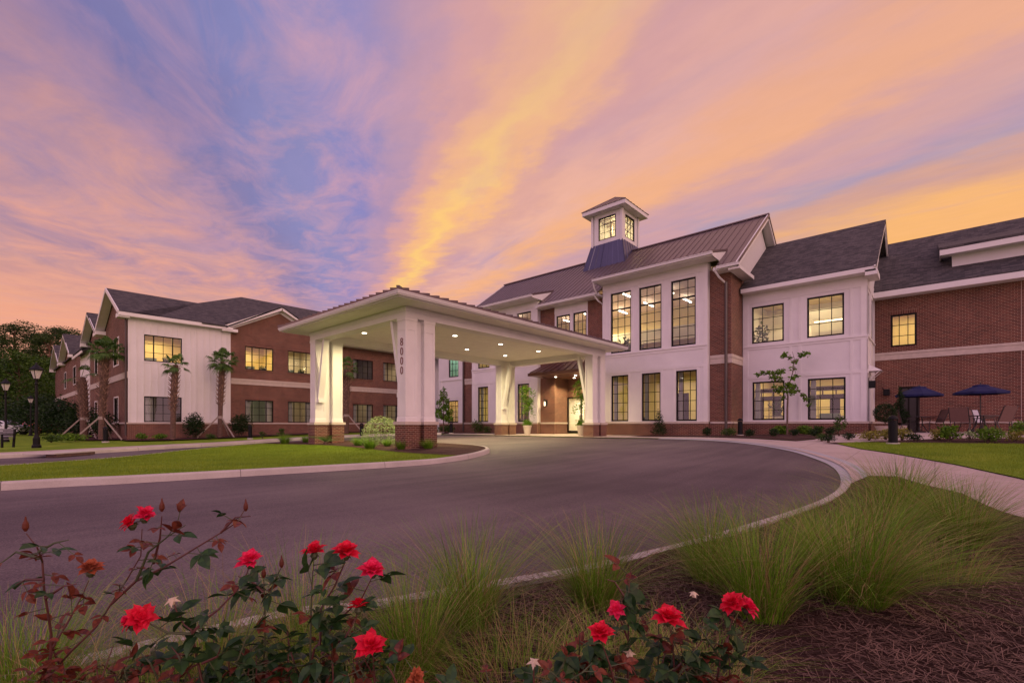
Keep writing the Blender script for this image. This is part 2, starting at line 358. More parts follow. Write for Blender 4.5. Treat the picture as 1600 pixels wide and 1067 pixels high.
# ------------------------------------------------------------ mesh builder
class MB:
    def __init__(s): s.v = []; s.f = []; s.mi = []; s.cur = 0
    def face(s, pts, mi=None):
        b = len(s.v); s.v += [tuple(p) for p in pts]; s.f.append(tuple(range(b, b+len(pts)))); s.mi.append(s.cur if mi is None else mi)
    def addm(s, vs, fs, mi=None):
        b = len(s.v); s.v += [tuple(p) for p in vs]
        for f_ in fs: s.f.append(tuple(b+i for i in f_)); s.mi.append(s.cur if mi is None else mi)
    def box(s, x0, x1, y0, y1, z0, z1, mi=None):
        if x0 > x1: x0, x1 = x1, x0
        if y0 > y1: y0, y1 = y1, y0
        vs = [(x0,y0,z0),(x1,y0,z0),(x1,y1,z0),(x0,y1,z0),(x0,y0,z1),(x1,y0,z1),(x1,y1,z1),(x0,y1,z1)]
        s.addm(vs, [(0,3,2,1),(4,5,6,7),(0,1,5,4),(1,2,6,5),(2,3,7,6),(3,0,4,7)], mi)
    def bar(s, a, b, w_, h_, up=(0,0,1), mi=None, w2=None, h2=None):
        a = Vector(a); b = Vector(b); d = (b-a).normalized(); up = Vector(up)
        sd = d.cross(up)
        if sd.length < 1e-4: sd = d.cross(Vector((1,0,0)))
        sd.normalize(); u_ = sd.cross(d).normalized()
        w2 = w_ if w2 is None else w2; h2 = h_ if h2 is None else h2
        vs = [a-sd*w_/2-u_*h_/2, a+sd*w_/2-u_*h_/2, a+sd*w_/2+u_*h_/2, a-sd*w_/2+u_*h_/2,
              b-sd*w2/2-u_*h2/2, b+sd*w2/2-u_*h2/2, b+sd*w2/2+u_*h2/2, b-sd*w2/2+u_*h2/2]
        s.addm(vs, [(0,3,2,1),(4,5,6,7),(0,1,5,4),(1,2,6,5),(2,3,7,6),(3,0,4,7)], mi)
    def tube(s, pts, rads, n=8, mi=None, cap=True):
        pts = [Vector(p) for p in pts]
        if isinstance(rads, (int, float)): rads = [rads]*len(pts)
        b = len(s.v); ref = Vector((.31,.17,.93)).normalized()
        for i, p in enumerate(pts):
            d = (pts[min(i+1, len(pts)-1)]-pts[max(i-1, 0)]).normalized()
            sd = d.cross(ref)
            if sd.length < .05: sd = d.cross(Vector((1,0,0)))
            sd.normalize(); u_ = sd.cross(d).normalized()
            for k in range(n):
                a = 2*math.pi*k/n; s.v.append(tuple(p+(sd*math.cos(a)+u_*math.sin(a))*rads[i]))
        m_ = s.cur if mi is None else mi
        for i in range(len(pts)-1):
            for k in range(n):
                k2 = (k+1) % n; s.f.append((b+i*n+k, b+i*n+k2, b+(i+1)*n+k2, b+(i+1)*n+k)); s.mi.append(m_)
        if cap:
            s.f.append(tuple(b+k for k in range(n))[::-1]); s.mi.append(m_)
            e = b+(len(pts)-1)*n; s.f.append(tuple(e+k for k in range(n))); s.mi.append(m_)
    def lathe(s, prof, c=(0,0,0), n=20, mi=None, square=False):
        b = len(s.v); c = Vector(c)
        for r_, z_ in prof:
            for k in range(n):
                a = 2*math.pi*(k+.5 if square else k)/n; s.v.append((c.x+r_*math.cos(a), c.y+r_*math.sin(a), c.z+z_))
        m_ = s.cur if mi is None else mi
        for i in range(len(prof)-1):
            for k in range(n):
                k2 = (k+1) % n; s.f.append((b+i*n+k, b+i*n+k2, b+(i+1)*n+k2, b+(i+1)*n+k)); s.mi.append(m_)
        s.f.append(tuple(b+k for k in range(n))[::-1]); s.mi.append(m_)
        e = b+(len(prof)-1)*n; s.f.append(tuple(e+k for k in range(n))); s.mi.append(m_)
    def slab(s, pts, t_, mi=None, mi_side=None):
        """a flat polygon (top face) given thickness t_ downwards"""
        n = len(pts); top = [Vector(p) for p in pts]; bot = [p-Vector((0,0,t_)) for p in top]
        b = len(s.v); s.v += [tuple(p) for p in top+bot]; m_ = s.cur if mi is None else mi; ms = m_ if mi_side is None else mi_side
        s.f.append(tuple(b+i for i in range(n))); s.mi.append(m_)
        s.f.append(tuple(b+n+i for i in range(n))[::-1]); s.mi.append(ms)
        for i in range(n):
            j = (i+1) % n; s.f.append((b+i, b+n+i, b+n+j, b+j)); s.mi.append(ms)
    def obj(s, name, mats, parent=None, loc=None, smooth=False, recalc=True):
        me = bpy.data.meshes.new(name); me.from_pydata(s.v, [], s.f)
        if isinstance(mats, str): mats = [mats]
        for m_ in mats: me.materials.append(MATS[m_])
        me.polygons.foreach_set('material_index', s.mi)
        if recalc:
            bm = bmesh.new(); bm.from_mesh(me); bmesh.ops.recalc_face_normals(bm, faces=bm.faces[:]); bm.to_mesh(me); bm.free()
        add_uv(me)
        if smooth: me.polygons.foreach_set('use_smooth', [True]*len(me.polygons))
        me.update(); return link(name, me, parent, loc)
def add_uv(me):
    nl = len(me.loops)
    if nl == 0: return
    co = np.empty(len(me.vertices)*3); me.vertices.foreach_get('co', co); co = co.reshape(-1, 3)
    li = np.empty(nl, dtype=np.int64); me.loops.foreach_get('vertex_index', li)
    pn = np.empty(len(me.polygons)*3); me.polygons.foreach_get('normal', pn); pn = pn.reshape(-1, 3)
    lt = np.empty(len(me.polygons), dtype=np.int64); me.polygons.foreach_get('loop_total', lt)
    ln = np.repeat(pn, lt, axis=0); c = co[li]; uv = np.empty((nl, 2)); an = np.abs(ln)
    flat = an[:,2] > .97; isx = (an[:,0] >= an[:,1]) & ~flat; isy = ~isx & ~flat
    hor = np.sqrt(np.maximum(1-ln[:,2]**2, .05))
    uv[flat] = c[flat][:, :2]
    uv[isx, 0] = c[isx, 1]; uv[isx, 1] = c[isx, 2]/hor[isx]
    uv[isy, 0] = c[isy, 0]; uv[isy, 1] = c[isy, 2]/hor[isy]
    l_ = me.uv_layers.new(name='UVMap'); l_.data.foreach_set('uv', uv.ravel())
def link(name, me, parent=None, loc=None):
    o = bpy.data.objects.new(name, me); COL.objects.link(o)
    if parent is not None:
        o.parent = parent
        if loc is None: o.matrix_parent_inverse = world_mat(parent).inverted()
    if loc is not None: o.location = loc
    return o
def world_mat(o):
    m_ = Matrix.LocRotScale(o.location, o.rotation_euler, o.scale)
    if o.parent: m_ = world_mat(o.parent) @ o.matrix_parent_inverse @ m_
    return m_
def fast(name, V, Fq, mats, parent=None, loc=None, mi=None, smooth=False):
    V = np.asarray(V, dtype=np.float64); Fq = np.asarray(Fq, dtype=np.int64); k = Fq.shape[1]
    me = bpy.data.meshes.new(name); me.vertices.add(len(V)); me.vertices.foreach_set('co', V.ravel())
    me.loops.add(Fq.size); me.loops.foreach_set('vertex_index', Fq.ravel())
    me.polygons.add(len(Fq)); me.polygons.foreach_set('loop_start', np.arange(len(Fq))*k)
    me.polygons.foreach_set('loop_total', np.full(len(Fq), k))
    if isinstance(mats, str): mats = [mats]
    for m_ in mats: me.materials.append(MATS[m_])
    if mi is not None: me.polygons.foreach_set('material_index', np.asarray(mi))
    if smooth: me.polygons.foreach_set('use_smooth', [True]*len(Fq))
    me.update(calc_edges=True); me.validate()
    return link(name, me, parent, loc)
def thing(name, label, cat, loc=(0,0,0), rz=0., group=None):
    o = bpy.data.objects.new(name, None); COL.objects.link(o); o.empty_display_size = .2
    o.location = loc; o.rotation_euler = (0, 0, rz); return tag(o, label, cat, group)
def tag(o, label, cat, group=None):
    o['label'] = label; o['category'] = cat
    if group: o['group'] = group
    return o
def struct(o): o['kind'] = 'structure'; return o
def dup(root, loc, rz, label, group=None, sc=1.):
    r = root.copy(); COL.objects.link(r); r.location = loc; r.rotation_euler = (0, 0, rz); r.scale = (sc, sc, sc)
    r['label'] = label
    if group: r['group'] = group
    for ch in list(root.children):
        c = ch.copy(); COL.objects.link(c); c.parent = r; c.matrix_parent_inverse = ch.matrix_parent_inverse.copy()
        for g in ch.children:
            d = g.copy(); COL.objects.link(d); d.parent = c; d.matrix_parent_inverse = g.matrix_parent_inverse.copy()
    return r
# ------------------------------------------------------------ the ground
def inside(p, poly):
    x, y = p; c = False; n = len(poly); j = n-1
    for i in range(n):
        xi, yi = poly[i]; xj, yj = poly[j]
        if (yi > y) != (yj > y) and x < (xj-xi)*(y-yi)/(yj-yi)+xi: c = not c
        j = i
    return c
def smooth_line(pts, n=6):
    out = []
    P = [Vector(p) for p in pts]
    for i in range(len(P)-1):
        p0 = P[max(i-1, 0)]; p1 = P[i]; p2 = P[i+1]; p3 = P[min(i+2, len(P)-1)]
        for k in range(n):
            t_ = k/n
            out.append(tuple(.5*((2*p1)+(p2-p0)*t_+(2*p0-5*p1+4*p2-p3)*t_*t_+(3*p1-p0-3*p2+p3)*t_**3)))
    out.append(tuple(P[-1])); return out
def drape(name, poly, off, mat, step=1.0, bump=None):
    poly = [tuple(p[:2]) for p in poly]
    # resample the outline so that it follows the grade
    out = []
    for i in range(len(poly)):
        a = Vector(poly[i]); b = Vector(poly[(i+1) % len(poly)]); n = max(1, int((b-a).length/step))
        for k in range(n): out.append(a.lerp(b, k/n))
    n = len(out); vs = list(out)
    xs = [p[0] for p in poly]; ys = [p[1] for p in poly]
    x = min(xs)
    while x < max(xs):
        y = min(ys)
        while y < max(ys):
            if inside((x, y), poly): vs.append(Vector((x+random.uniform(-.1,.1)*step, y+random.uniform(-.1,.1)*step)))
            y += step
        x += step
    r = delaunay_2d_cdt(vs, [(i, (i+1) % n) for i in range(n)], [], 1, 1e-4)
    mb = MB(); mb.v = [(p.x, p.y, G(p.x, p.y)+(off(p.x, p.y) if callable(off) else off)) for p in r[0]]; mb.f = [tuple(f_) for f_ in r[2]]; mb.mi = [0]*len(mb.f)
    o = mb.obj(name, mat, recalc=False)
    me = o.data
    if len(me.polygons) and me.polygons[0].normal.z < 0:
        me.flip_normals()
    return o
def kerb_mesh(mb, line, w_, h0, h1, side=1, joint=3.0):
    """a kerb along a line; its road face stands on the line, side=+1 puts its body on the left"""
    P = [Vector(p[:2]) for p in line]; acc = 0.; prof = [(0., h0), (.025, h1-.03), (.055, h1), (w_, h1), (w_, h0)]
    rows = []
    for i, p in enumerate(P):
        d = (P[min(i+1, len(P)-1)]-P[max(i-1, 0)]).normalized(); nn = Vector((-d.y, d.x))*side
        g = G(p.x, p.y)
        rows.append([(p.x+nn.x*a, p.y+nn.y*a, g+b) for a, b in prof])
    for i in range(len(rows)-1):
        for k in range(len(prof)-1):
            mb.face([rows[i][k], rows[i+1][k], rows[i+1][k+1], rows[i][k+1]], 0)
        acc += (P[i+1]-P[i]).length
        if acc > joint:   # a tooled joint: thin dark groove strip
            acc = 0.; d = (P[i+1]-P[i]).normalized()*.004
            for k in range(len(prof)-1):
                a, b = rows[i+1][k], rows[i+1][k+1]
                nn = .003
                mb.face([(a[0]-d.x, a[1]-d.y, a[2]+nn), (a[0]+d.x, a[1]+d.y, a[2]+nn), (b[0]+d.x, b[1]+d.y, b[2]+nn), (b[0]-d.x, b[1]-d.y, b[2]+nn)], 1)
def offset_line(line, dist):
    P = [Vector(p[:2]) for p in line]; out = []
    for i, p in enumerate(P):
        d = (P[min(i+1, len(P)-1)]-P[max(i-1, 0)]).normalized(); out.append((p.x-d.y*dist, p.y+d.x*dist))
    return out

# road outline pieces (all in metres)
FG = smooth_line([(-3.6,-14), (-3.0,-4), (-2.56,.51), (-2.25,1.38), (-1.98,2.08), (-1.77,2.65), (-1.52,3.7), (-1.32,4.9), (-1.15,6.2), (-1.08,7.3), (-1.10,8.8), (-1.27,10.3), (-1.59,11.8), (-2.12,13.3), (-3.2,15.6), (-5.05,18.2), (-7.2,20.0), (-9.6,20.9), (-12.,21.25), (-16,21.3)])
BK = [(-20,21.3), (-24,21.3)]
FAR = smooth_line([(-25.5,21.1), (-27.2,19.6), (-28.2,17), (-28.3,13.4), (-27.0,9.6), (-25.2,6.25), (-23.4,3.7), (-21.8,1.5), (-21.0,-1.5), (-20.6,-6), (-20.6,-14)])
road = FG+BK+FAR
ISL = smooth_line([(-11.3,-14), (-11.2,-5), (-10.93,.16), (-10.6,1.57), (-10.3,3.4), (-9.98,5.4), (-9.8,6.9), (-9.85,8.4), (-10.3,9.9), (-11.3,11.5), (-12.7,12.5), (-14.6,13), (-19,13.1), (-21.5,12.6), (-23.1,11.4), (-23.9,9.6), (-23.3,7.8), (-20.4,5), (-17.5,2.8), (-16.2,1.2), (-15.4,-1.5), (-15.3,-14)])
# ground to the horizon, coarse
def big_ground():
    xs = [-900,-400,-200,-120,-90,-70]+list(np.arange(-64, 12.1, 2.))+[16,30,60,150,400,900]
    ys = [-600,-200,-60,-30]+list(np.arange(-20, 46.1, 2.))+[60,90,160,400,1200]
    mb = MB(); nx = len(xs)
    for y in ys:
        for x in xs: mb.v.append((x, y, G(x, y)-.06))
    for j in range(len(ys)-1):
        for i in range(nx-1): a = j*nx+i; mb.f.append((a, a+1, a+1+nx, a+nx)); mb.mi.append(0)
    return struct(mb.obj('ground', 'lawn', recalc=False))
big_ground()
struct(drape('road', road, -.005, 'asphalt', 1.2))
isl_in = offset_line(ISL, .155)
struct(drape('lawn', offset_line(ISL, .15), lambda x, y: .125, 'lawn', 1.)).name = 'lawn_island'
# pine straw round the piers of the canopy
mul = [p for p in isl_in if p[1] > 8.95 or (p[0] < -20 and p[1] > 8.6)]
edge_m = smooth_line([(-10.15,8.95), (-12,8.8), (-13.9,9.0), (-16.2,9.35), (-18.6,9.55), (-21.3,9.1), (-23.55,8.75)])
struct(drape('mulch_bed', [p for p in mul]+[p for p in reversed(edge_m)], .137, 'mulch', .8))
kb = MB(); kerb_mesh(kb, ISL, .16, -.03, .13, side=1); struct(kb.obj('kerb_island', ['kerb_concrete', 'soil'], recalc=False))
gut = MB()
def strip(mb, line, d0, d1, off, mi=0):
    A = offset_line(line, d0); B_ = offset_line(line, d1)
    for i in range(len(line)-1):
        q = [A[i], A[i+1], B_[i+1], B_[i]]
        mb.face([(p[0], p[1], G(*p)+off) for p in q], mi)
# the foreground bed and its kerb
fgk = [p for p in FG if p[1] < 9.2]
kb = MB(); kerb_mesh(kb, fgk, .15, -.03, .11, side=-1); struct(kb.obj('kerb_near', ['kerb_concrete', 'soil'], recalc=False))
# flush gutter round the right hand bend, widening as it leaves the kerb
gl = [p for p in FG if 7.2 < p[1] < 20.95]
mb = MB()
for i in range(len(gl)-1):
    def wd(y): return .16+.26*clampf((y-7.2)/1.5) - .12*clampf((y-13)/6.)
    def offp(k, wv):
        P = gl[k]; a = Vector(gl[min(k+1, len(gl)-1)]); b = Vector(gl[max(k-1, 0)]); d = (a-b).normalized(); return (P[0]+d.y*wv, P[1]-d.x*wv)
    a, b = gl[i], gl[i+1]; c = offp(i+1, wd(b[1])); d = offp(i, wd(a[1]))
    hz_ = lambda p, e: (p[0], p[1], G(*p)+e)
    mb.face([hz_(a, .008), hz_(b, .008), hz_(c, .045), hz_(d, .045)])
struct(mb.obj('gutter_strip', 'gutter_concrete', recalc=False))
# concrete pavement along the building and round the bend
walk_in = [p for p in FG if p[1] > 8.9]
pave = [(-1.15+.16, 8.2)]+[(p[0]+.0, p[1]) for p in offset_line(walk_in, -.15)]+[(-24,21.5), (-26,21.45), (-26.4,23), (-24.2,24.2), (-24.2,28.2), (-12.2,28.2), (-12.2,22.9), (-8.4,22.2), (-5.6,20.9), (-3.7,19.4), (-3.3,20.4), (-3.0,27.5), (-2.2,32), (10,32), (10,21.2), (1.8,21.2), (.3,20.9), (-1.0,19.9), (-1.9,19.0), (-2.3,18.1), (-1.55,16.3), (-.75,15), (.35,12.8), (1.05,11.05), (1.9,8.2), (2.8,4.), (3.4,0), (3.8,-8), (2.1,-8), (1.75,0), (1.45,3.5), (1.05,5.6), (.72,6.9), (.27,8.6), (-.45,9.95), (-.85,10.0), (-.93,9.2)]
struct(drape('pavement', pave, .035, 'walk_concrete', 1.))
bedR = offset_line([p for p in FG if p[1] < 9.0], -.14)+[(-.93,9.2), (-.82,9.9), (-.45,9.95), (.27,8.6), (.72,6.9), (1.05,5.6), (1.45,3.5), (1.75,0), (2.1,-8), (2.1,-14)]
struct(drape('mulch_bed_near', bedR, lambda x, y: .095+.02*math.sin(x*3.1)*math.sin(y*2.3), 'mulch', .35)).name = 'mulch_bed_near'
lawnR = [(-2.3,18.1), (-1.55,16.3), (-.75,15), (.35,12.8), (1.05,11.05), (1.9,8.2), (2.8,4), (3.4,0), (12,0), (12,19.3), (2,19.2), (.6,18.9), (-.9,18.8), (-1.9,18.9)]
struct(drape('lawn_right', lawnR, .055, 'lawn', 1.))
bed2 = [(-2.75,18.3), (-2.3,18.1), (-1.9,18.9), (-.9,18.8), (.6,18.9), (2,19.2), (12,19.3), (12,21.1), (1.8,21.1), (.35,20.8), (-.95,19.75), (-1.85,18.95)]
struct(drape('mulch_strip', bed2, .062, 'mulch', .7))
bed3 = [(-12.2,22.9), (-8.4,22.2), (-5.6,20.9), (-3.7,19.4), (-3.3,20.4), (-3.0,27.8), (-8,27.8), (-8,25.9), (-12.2,25.9)]
struct(drape('mulch_bed_hall', bed3, .062, 'mulch', .8))
bed4 = [(-26.4,23), (-24.2,24.2), (-24.2,26), (-31.3,26), (-31.3,22.6)]
struct(drape('mulch_bed_link', bed4, .062, 'mulch', .8))
# left: kerb and path beyond the loop, bed along the brick wing
fl = [p for p in FAR]
kb = MB(); kerb_mesh(kb, fl, .16, -.03, .13, side=-1); struct(kb.obj('kerb_far', ['kerb_concrete', 'soil'], recalc=False))
mb = MB(); strip(mb, fl, -.15, -1.45, .12); struct(mb.obj('footpath', 'walk_concrete', recalc=False))
mb = MB(); strip(mb, fl, -1.45, -14., .09, 0); 
bed5 = [(-41.5,6.2), (-38.2,6.0), (-37.6,8.5), (-37.7,12), (-38.3,20), (-38.4,36), (-41.5,36)]
struct(drape('mulch_bed_wing', bed5, .03, 'mulch', 1.2))
bed6 = [(-41.5,6.6), (-41.5,4.6), (-44,3.6), (-50,3.9), (-58,4.4), (-66,4.6), (-66,6.6)]
struct(drape('mulch_bed_side', bed6, .03, 'mulch', 1.2))

# blades of grass standing on the lawns near the camera, pine straw strewn on the bed
def blades(n, poly, hmin, hmax, wd, zoff, lean=.5, name='grass', mat='lawn_blade', wsel=None, flat=False):
    xs = [p[0] for p in poly]; ys = [p[1] for p in poly]; pts = []
    while len(pts) < n:
        x = random.uniform(min(xs), max(xs)); y = random.uniform(min(ys), max(ys))
        if wsel and random.random() > wsel(x, y): continue
        if inside((x, y), poly): pts.append((x, y, G(x, y)+zoff))
    P = np.array(pts); a = RNG.uniform(0, 2*np.pi, n); h = RNG.uniform(hmin, hmax, n); b = RNG.uniform(0, 2*np.pi, n)
    if flat:
        L_ = h; d = np.stack([np.cos(a)*L_, np.sin(a)*L_, RNG.uniform(-.02, .25, n)*L_], 1); s_ = np.stack([-np.sin(a), np.cos(a), RNG.uniform(-.5,.5,n)], 1)*wd
        P = P+np.stack([0*a, 0*a, RNG.uniform(.0, .012, n)], 1)
        mid = P+d*.5+np.stack([np.sin(a)*L_*RNG.uniform(-.12,.12,n), -np.cos(a)*L_*RNG.uniform(-.12,.12,n), .0*a+.004], 1)
        V = np.stack([P-s_, P+s_, mid+s_, mid-s_, P+d], 1).reshape(-1, 3)
        k = np.arange(n)*5
        return fast(name, V, np.concatenate([np.stack([k, k+1, k+2, k+3], 1), np.stack([k+3, k+2, k+4, k+4], 1)]), mat)
    d = np.stack([np.cos(a)*h*lean*RNG.uniform(0, 1, n), np.sin(a)*h*lean*RNG.uniform(0, 1, n), h], 1); s_ = np.stack([np.cos(b), np.sin(b), 0*b], 1)*wd
    V = np.stack([P-s_, P+s_, P+d], 1).reshape(-1, 3); k = np.arange(n)*3
    return fast(name, V, np.stack([k, k+1, k+2], 1), mat)
islp = [p for p in offset_line(ISL, .13) if p[1] > -1.0 and p[1] < 10] 
def stuff(o): o['kind'] = 'stuff'; return o
isl_lawn = [p for p in offset_line(ISL, .12) if -1.5 < p[1] < 8.9 and p[0] > -12] + list(edge_m) + [p for p in offset_line(ISL, .12) if -1.5 < p[1] < 8.9 and p[0] < -14]
stuff(blades(110000, isl_lawn, .025, .06, .004, .115, name='lawn_grass'))
stuff(blades(60000, lawnR, .025, .06, .004, .045, name='lawn_grass', wsel=lambda x, y: 1. if x < 4 else 0.))
near_bed = [p for p in bedR if p[1] > -1]+[(1.9,-1)]
stuff(blades(60000, [(-2.4,.9), (-1.95,1.95), (-1.6,3.1), (-1.25,4.6), (-.95,7), (-.85,9), (.7,6.9), (1.4,3.5), (1.7,1), (1.2,.2), (-1.9,-.2)], .06, .17, .0013, .10, name='pine_straw', mat='straw', flat=True, wsel=lambda x, y: clampf(3./(.4+math.hypot(x, y)))))

# ------------------------------------------------------------ walls with real openings
def Ty(Y): return lambda u_, d_, z_: (u_, Y-d_, z_)       # wall facing -y, u runs along x
def Tx(X): return lambda u_, d_, z_: (X+d_, u_, z_)       # wall facing +x, u runs along y
def wall(mb, T, u0, u1, z0, z1, ops=(), depth=.22, mi=0, mi_rev=None, d0=0.):
    us = sorted(set([u0, u1]+[o for q in ops for o in q[:2] if u0 < o < u1])); zs = sorted(set([z0, z1]+[o for q in ops for o in q[2:4] if z0 < o < z1]))
    for i in range(len(us)-1):
        for j in range(len(zs)-1):
            cu = (us[i]+us[i+1])/2; cz = (zs[j]+zs[j+1])/2
            if any(q[0] < cu < q[1] and q[2] < cz < q[3] for q in ops): continue
            for dd in (d0, d0-depth):
                mb.face([T(us[i], dd, zs[j]), T(us[i+1], dd, zs[j]), T(us[i+1], dd, zs[j+1]), T(us[i], dd, zs[j+1])], mi)
    def rim(a, b, c, e, m_):
        mb.face([T(a, d0, c), T(b, d0, c), T(b, d0-depth, c), T(a, d0-depth, c)] if e is None else [T(a, d0, b), T(a, d0, c), T(a, d0-depth, c), T(a, d0-depth, b)], m_)
    mr = mi if mi_rev is None else mi_rev
    for q in ops:
        a, b, c, e = q[:4]
        rim(a, b, c, None, mr); rim(a, b, e, None, mr)
        rim(a, c, e, 1, mr); rim(b, c, e, 1, mr)
    rim(u0, u1, z0, None, mi); rim(u0, u1, z1, None, mi); rim(u0, z0, z1, 1, mi); rim(u1, z0, z1, 1, mi)
def Tbox(mb, T, u0, u1, d0, d1, z0, z1, mi=0):
    vs = [T(u0,d0,z0), T(u1,d0,z0), T(u1,d1,z0), T(u0,d1,z0), T(u0,d0,z1), T(u1,d0,z1), T(u1,d1,z1), T(u0,d1,z1)]
    mb.addm(vs, [(0,3,2,1),(4,5,6,7),(0,1,5,4),(1,2,6,5),(2,3,7,6),(3,0,4,7)], mi)
def window(T, q, parent, nx=3, nz=4, bars=(), fw=.085, trim=None, curtain=None, name='window', zbars=(), d=-.05):
    """dark window: frame and glazing bars as one mesh, the pane and any curtain its sub-parts"""
    a, b, c, e = q[:4]; mb = MB()
    Tbox(mb, T, a+.002, a+fw, d-.06, d, c+.002, e-.002); Tbox(mb, T, b-fw, b-.002, d-.06, d, c+.002, e-.002)
    Tbox(mb, T, a+fw, b-fw, d-.06, d, c+.002, c+fw); Tbox(mb, T, a+fw, b-fw, d-.06, d, e-fw, e-.002)
    for s_ in bars: x = a+(b-a)*s_; Tbox(mb, T, x-.035, x+.035, d-.055, d-.004, c+fw, e-fw)
    for s_ in zbars: z_ = c+(e-c)*s_; Tbox(mb, T, a+fw, b-fw, d-.056, d-.002, z_-.045, z_+.045)
    for i in range(1, nx): x = a+(b-a)*i/nx; Tbox(mb, T, x-.016, x+.016, d-.045, d-.015, c+fw, e-fw)
    for i in range(1, nz): z_ = c+(e-c)*i/nz; Tbox(mb, T, a+fw, b-fw, d-.043, d-.017, z_-.015, z_+.015)
    o = mb.obj(name, 'window_frame', parent)
    g = MB(); g.face([T(a+fw*.6, d-.03, c+fw*.6), T(b-fw*.6, d-.03, c+fw*.6), T(b-fw*.6, d-.03, e-fw*.6), T(a+fw*.6, d-.03, e-fw*.6)])
    g.obj('pane', 'glass', o)
    if trim:
        t_ = MB(); W_ = .09
        Tbox(t_, T, a-W_, a-.001, -.01, .022, c-W_, e+W_); Tbox(t_, T, b+.001, b+W_, -.01, .022, c-W_, e+W_)
        Tbox(t_, T, a-.001, b+.001, -.01, .022, e+.001, e+W_); Tbox(t_, T, a-.001, b+.001, -.01, .03, c-W_, c-.001)
        t_.obj('trim', trim, o)
    if curtain:
        cm = MB()
        for s0, s1 in curtain:
            u0 = a+(b-a)*s0; u1 = a+(b-a)*s1; n = 18
            for i in range(n):
                ua = u0+(u1-u0)*i/n; ub = u0+(u1-u0)*(i+1)/n; da = d-.28+.035*math.sin(i*1.7); db = d-.28+.035*math.sin((i+1)*1.7)
                cm.face([T(ua, da, c-.1), T(ub, db, c-.1), T(ub, db, e+.1), T(ua, da, e+.1)])
        cm.obj('curtain', 'curtain_cloth', o)
    return o
def room(T, u0, u1, z0, z1, depth, parent, wallm='room_warm', power=60, ceil='room_olive', items=None, col=(1,.76,.45), d0=-.225, floor='room_floor', lamp=True, lz=.35):
    mb = MB(); d1 = d0-depth
    m_ = [wallm, floor, ceil, 'dark_wood', 'green_upholstery', 'curtain_cloth', 'picture_red', 'leaf_mid', 'room_pale', 'lamp_warm']
    mb.face([T(u0,d0,z0), T(u1,d0,z0), T(u1,d1,z0), T(u0,d1,z0)], 1); mb.face([T(u0,d0,z1), T(u1,d0,z1), T(u1,d1,z1), T(u0,d1,z1)], 2)
    mb.face([T(u0,d0,z0), T(u0,d1,z0), T(u0,d1,z1), T(u0,d0,z1)], 0); mb.face([T(u1,d0,z0), T(u1,d1,z0), T(u1,d1,z1), T(u1,d0,z1)], 0)
    mb.face([T(u0,d1,z0), T(u1,d1,z0), T(u1,d1,z1), T(u0,d1,z1)], 0)
    if items: items(mb, T, d0, d1)
    o = mb.obj('room', m_, parent, recalc=False)
    if lamp:
        L_ = bpy.data.lights.new('room_light', 'AREA'); L_.shape = 'RECTANGLE'; L_.size = min(2.2, (u1-u0)*.6); L_.size_y = min(1.6, depth*.4)
        L_.energy = power; L_.color = col; lo = bpy.data.objects.new('room_light', L_); COL.objects.link(lo)
        lo.location = T((u0+u1)/2, (d0+d1)/2, z1-lz); lo.parent = o; lo.matrix_parent_inverse = world_mat(o).inverted()
    return o
def ribs(mb, a0, a1, b0, b1, n, h=.035, w_=.035, mi=0):
    """standing seams from the eave a0-a1 up to b0-b1"""
    a0, a1, b0, b1 = map(Vector, (a0, a1, b0, b1)); nn = (a1-a0).cross(b0-a0).normalized()
    if nn.z < 0: nn = -nn
    for i in range(n+1):
        t_ = i/n; p = a0.lerp(a1, t_)+nn*h*.5; q = b0.lerp(b1, t_)+nn*h*.5
        if (q-p).length < .15: continue
        mb.bar(p, q, w_, h, up=nn, mi=mi)
def iplant(mb, T, u_, d_, z_, h, r, n=70, seed=1):
    rs = random.Random(seed)
    for _ in range(n):
        a = rs.uniform(0, 6.28); q = rs.uniform(.1, 1); p = Vector(T(u_+math.cos(a)*r*q*.8, d_+math.sin(a)*r*q*.5, z_+h*rs.uniform(.25, 1)*(1-.3*q)))
        e = Vector((rs.gauss(0,1), rs.gauss(0,1), rs.gauss(.1,.6))).normalized()*r*.45; s_ = e.cross(Vector((rs.gauss(0,1), rs.gauss(0,1), 1))).normalized()*r*.09
        mb.face([p, p+e*.5+s_, p+e, p+e*.5-s_], 7)
# ============================================================ THE ENTRANCE HALL
def mbobj(fn, name, mats, parent, **k):
    mb = MB(); fn(mb); return mb.obj(name, mats, parent, **k)
hall = thing('entrance_hall', 'two storey white and brick entrance hall with brown metal roof, cupola and tall lit windows', 'building', (-18, 26, .4))
YB, YW = 25.7, 26.0
tall = lambda x0: (x0, x0+1.38, 5.4, 9.08); low = lambda x0: (x0, x0+1.17, 1.24, 4.03)
bayR_up = [(-14.85,-13.47,5.4,9.07), (-12.96,-11.57,5.4,9.07), (-11.02,-9.63,5.4,9.07)]
bayR_lo = [(-14.82,-13.65,1.24,4.03), (-12.80,-11.63,1.24,4.03), (-10.74,-9.57,1.24,4.03)]
bayL_up = [(-26.60,-25.3,5.4,9.07), (-24.6,-23.22,5.4,9.07), (-22.52,-21.2,5.4,9.07)]
bayL_lo = [(-26.60,-25.45,1.24,3.97), (-24.5,-23.33,1.24,3.97), (-22.46,-21.38,1.24,3.97)]
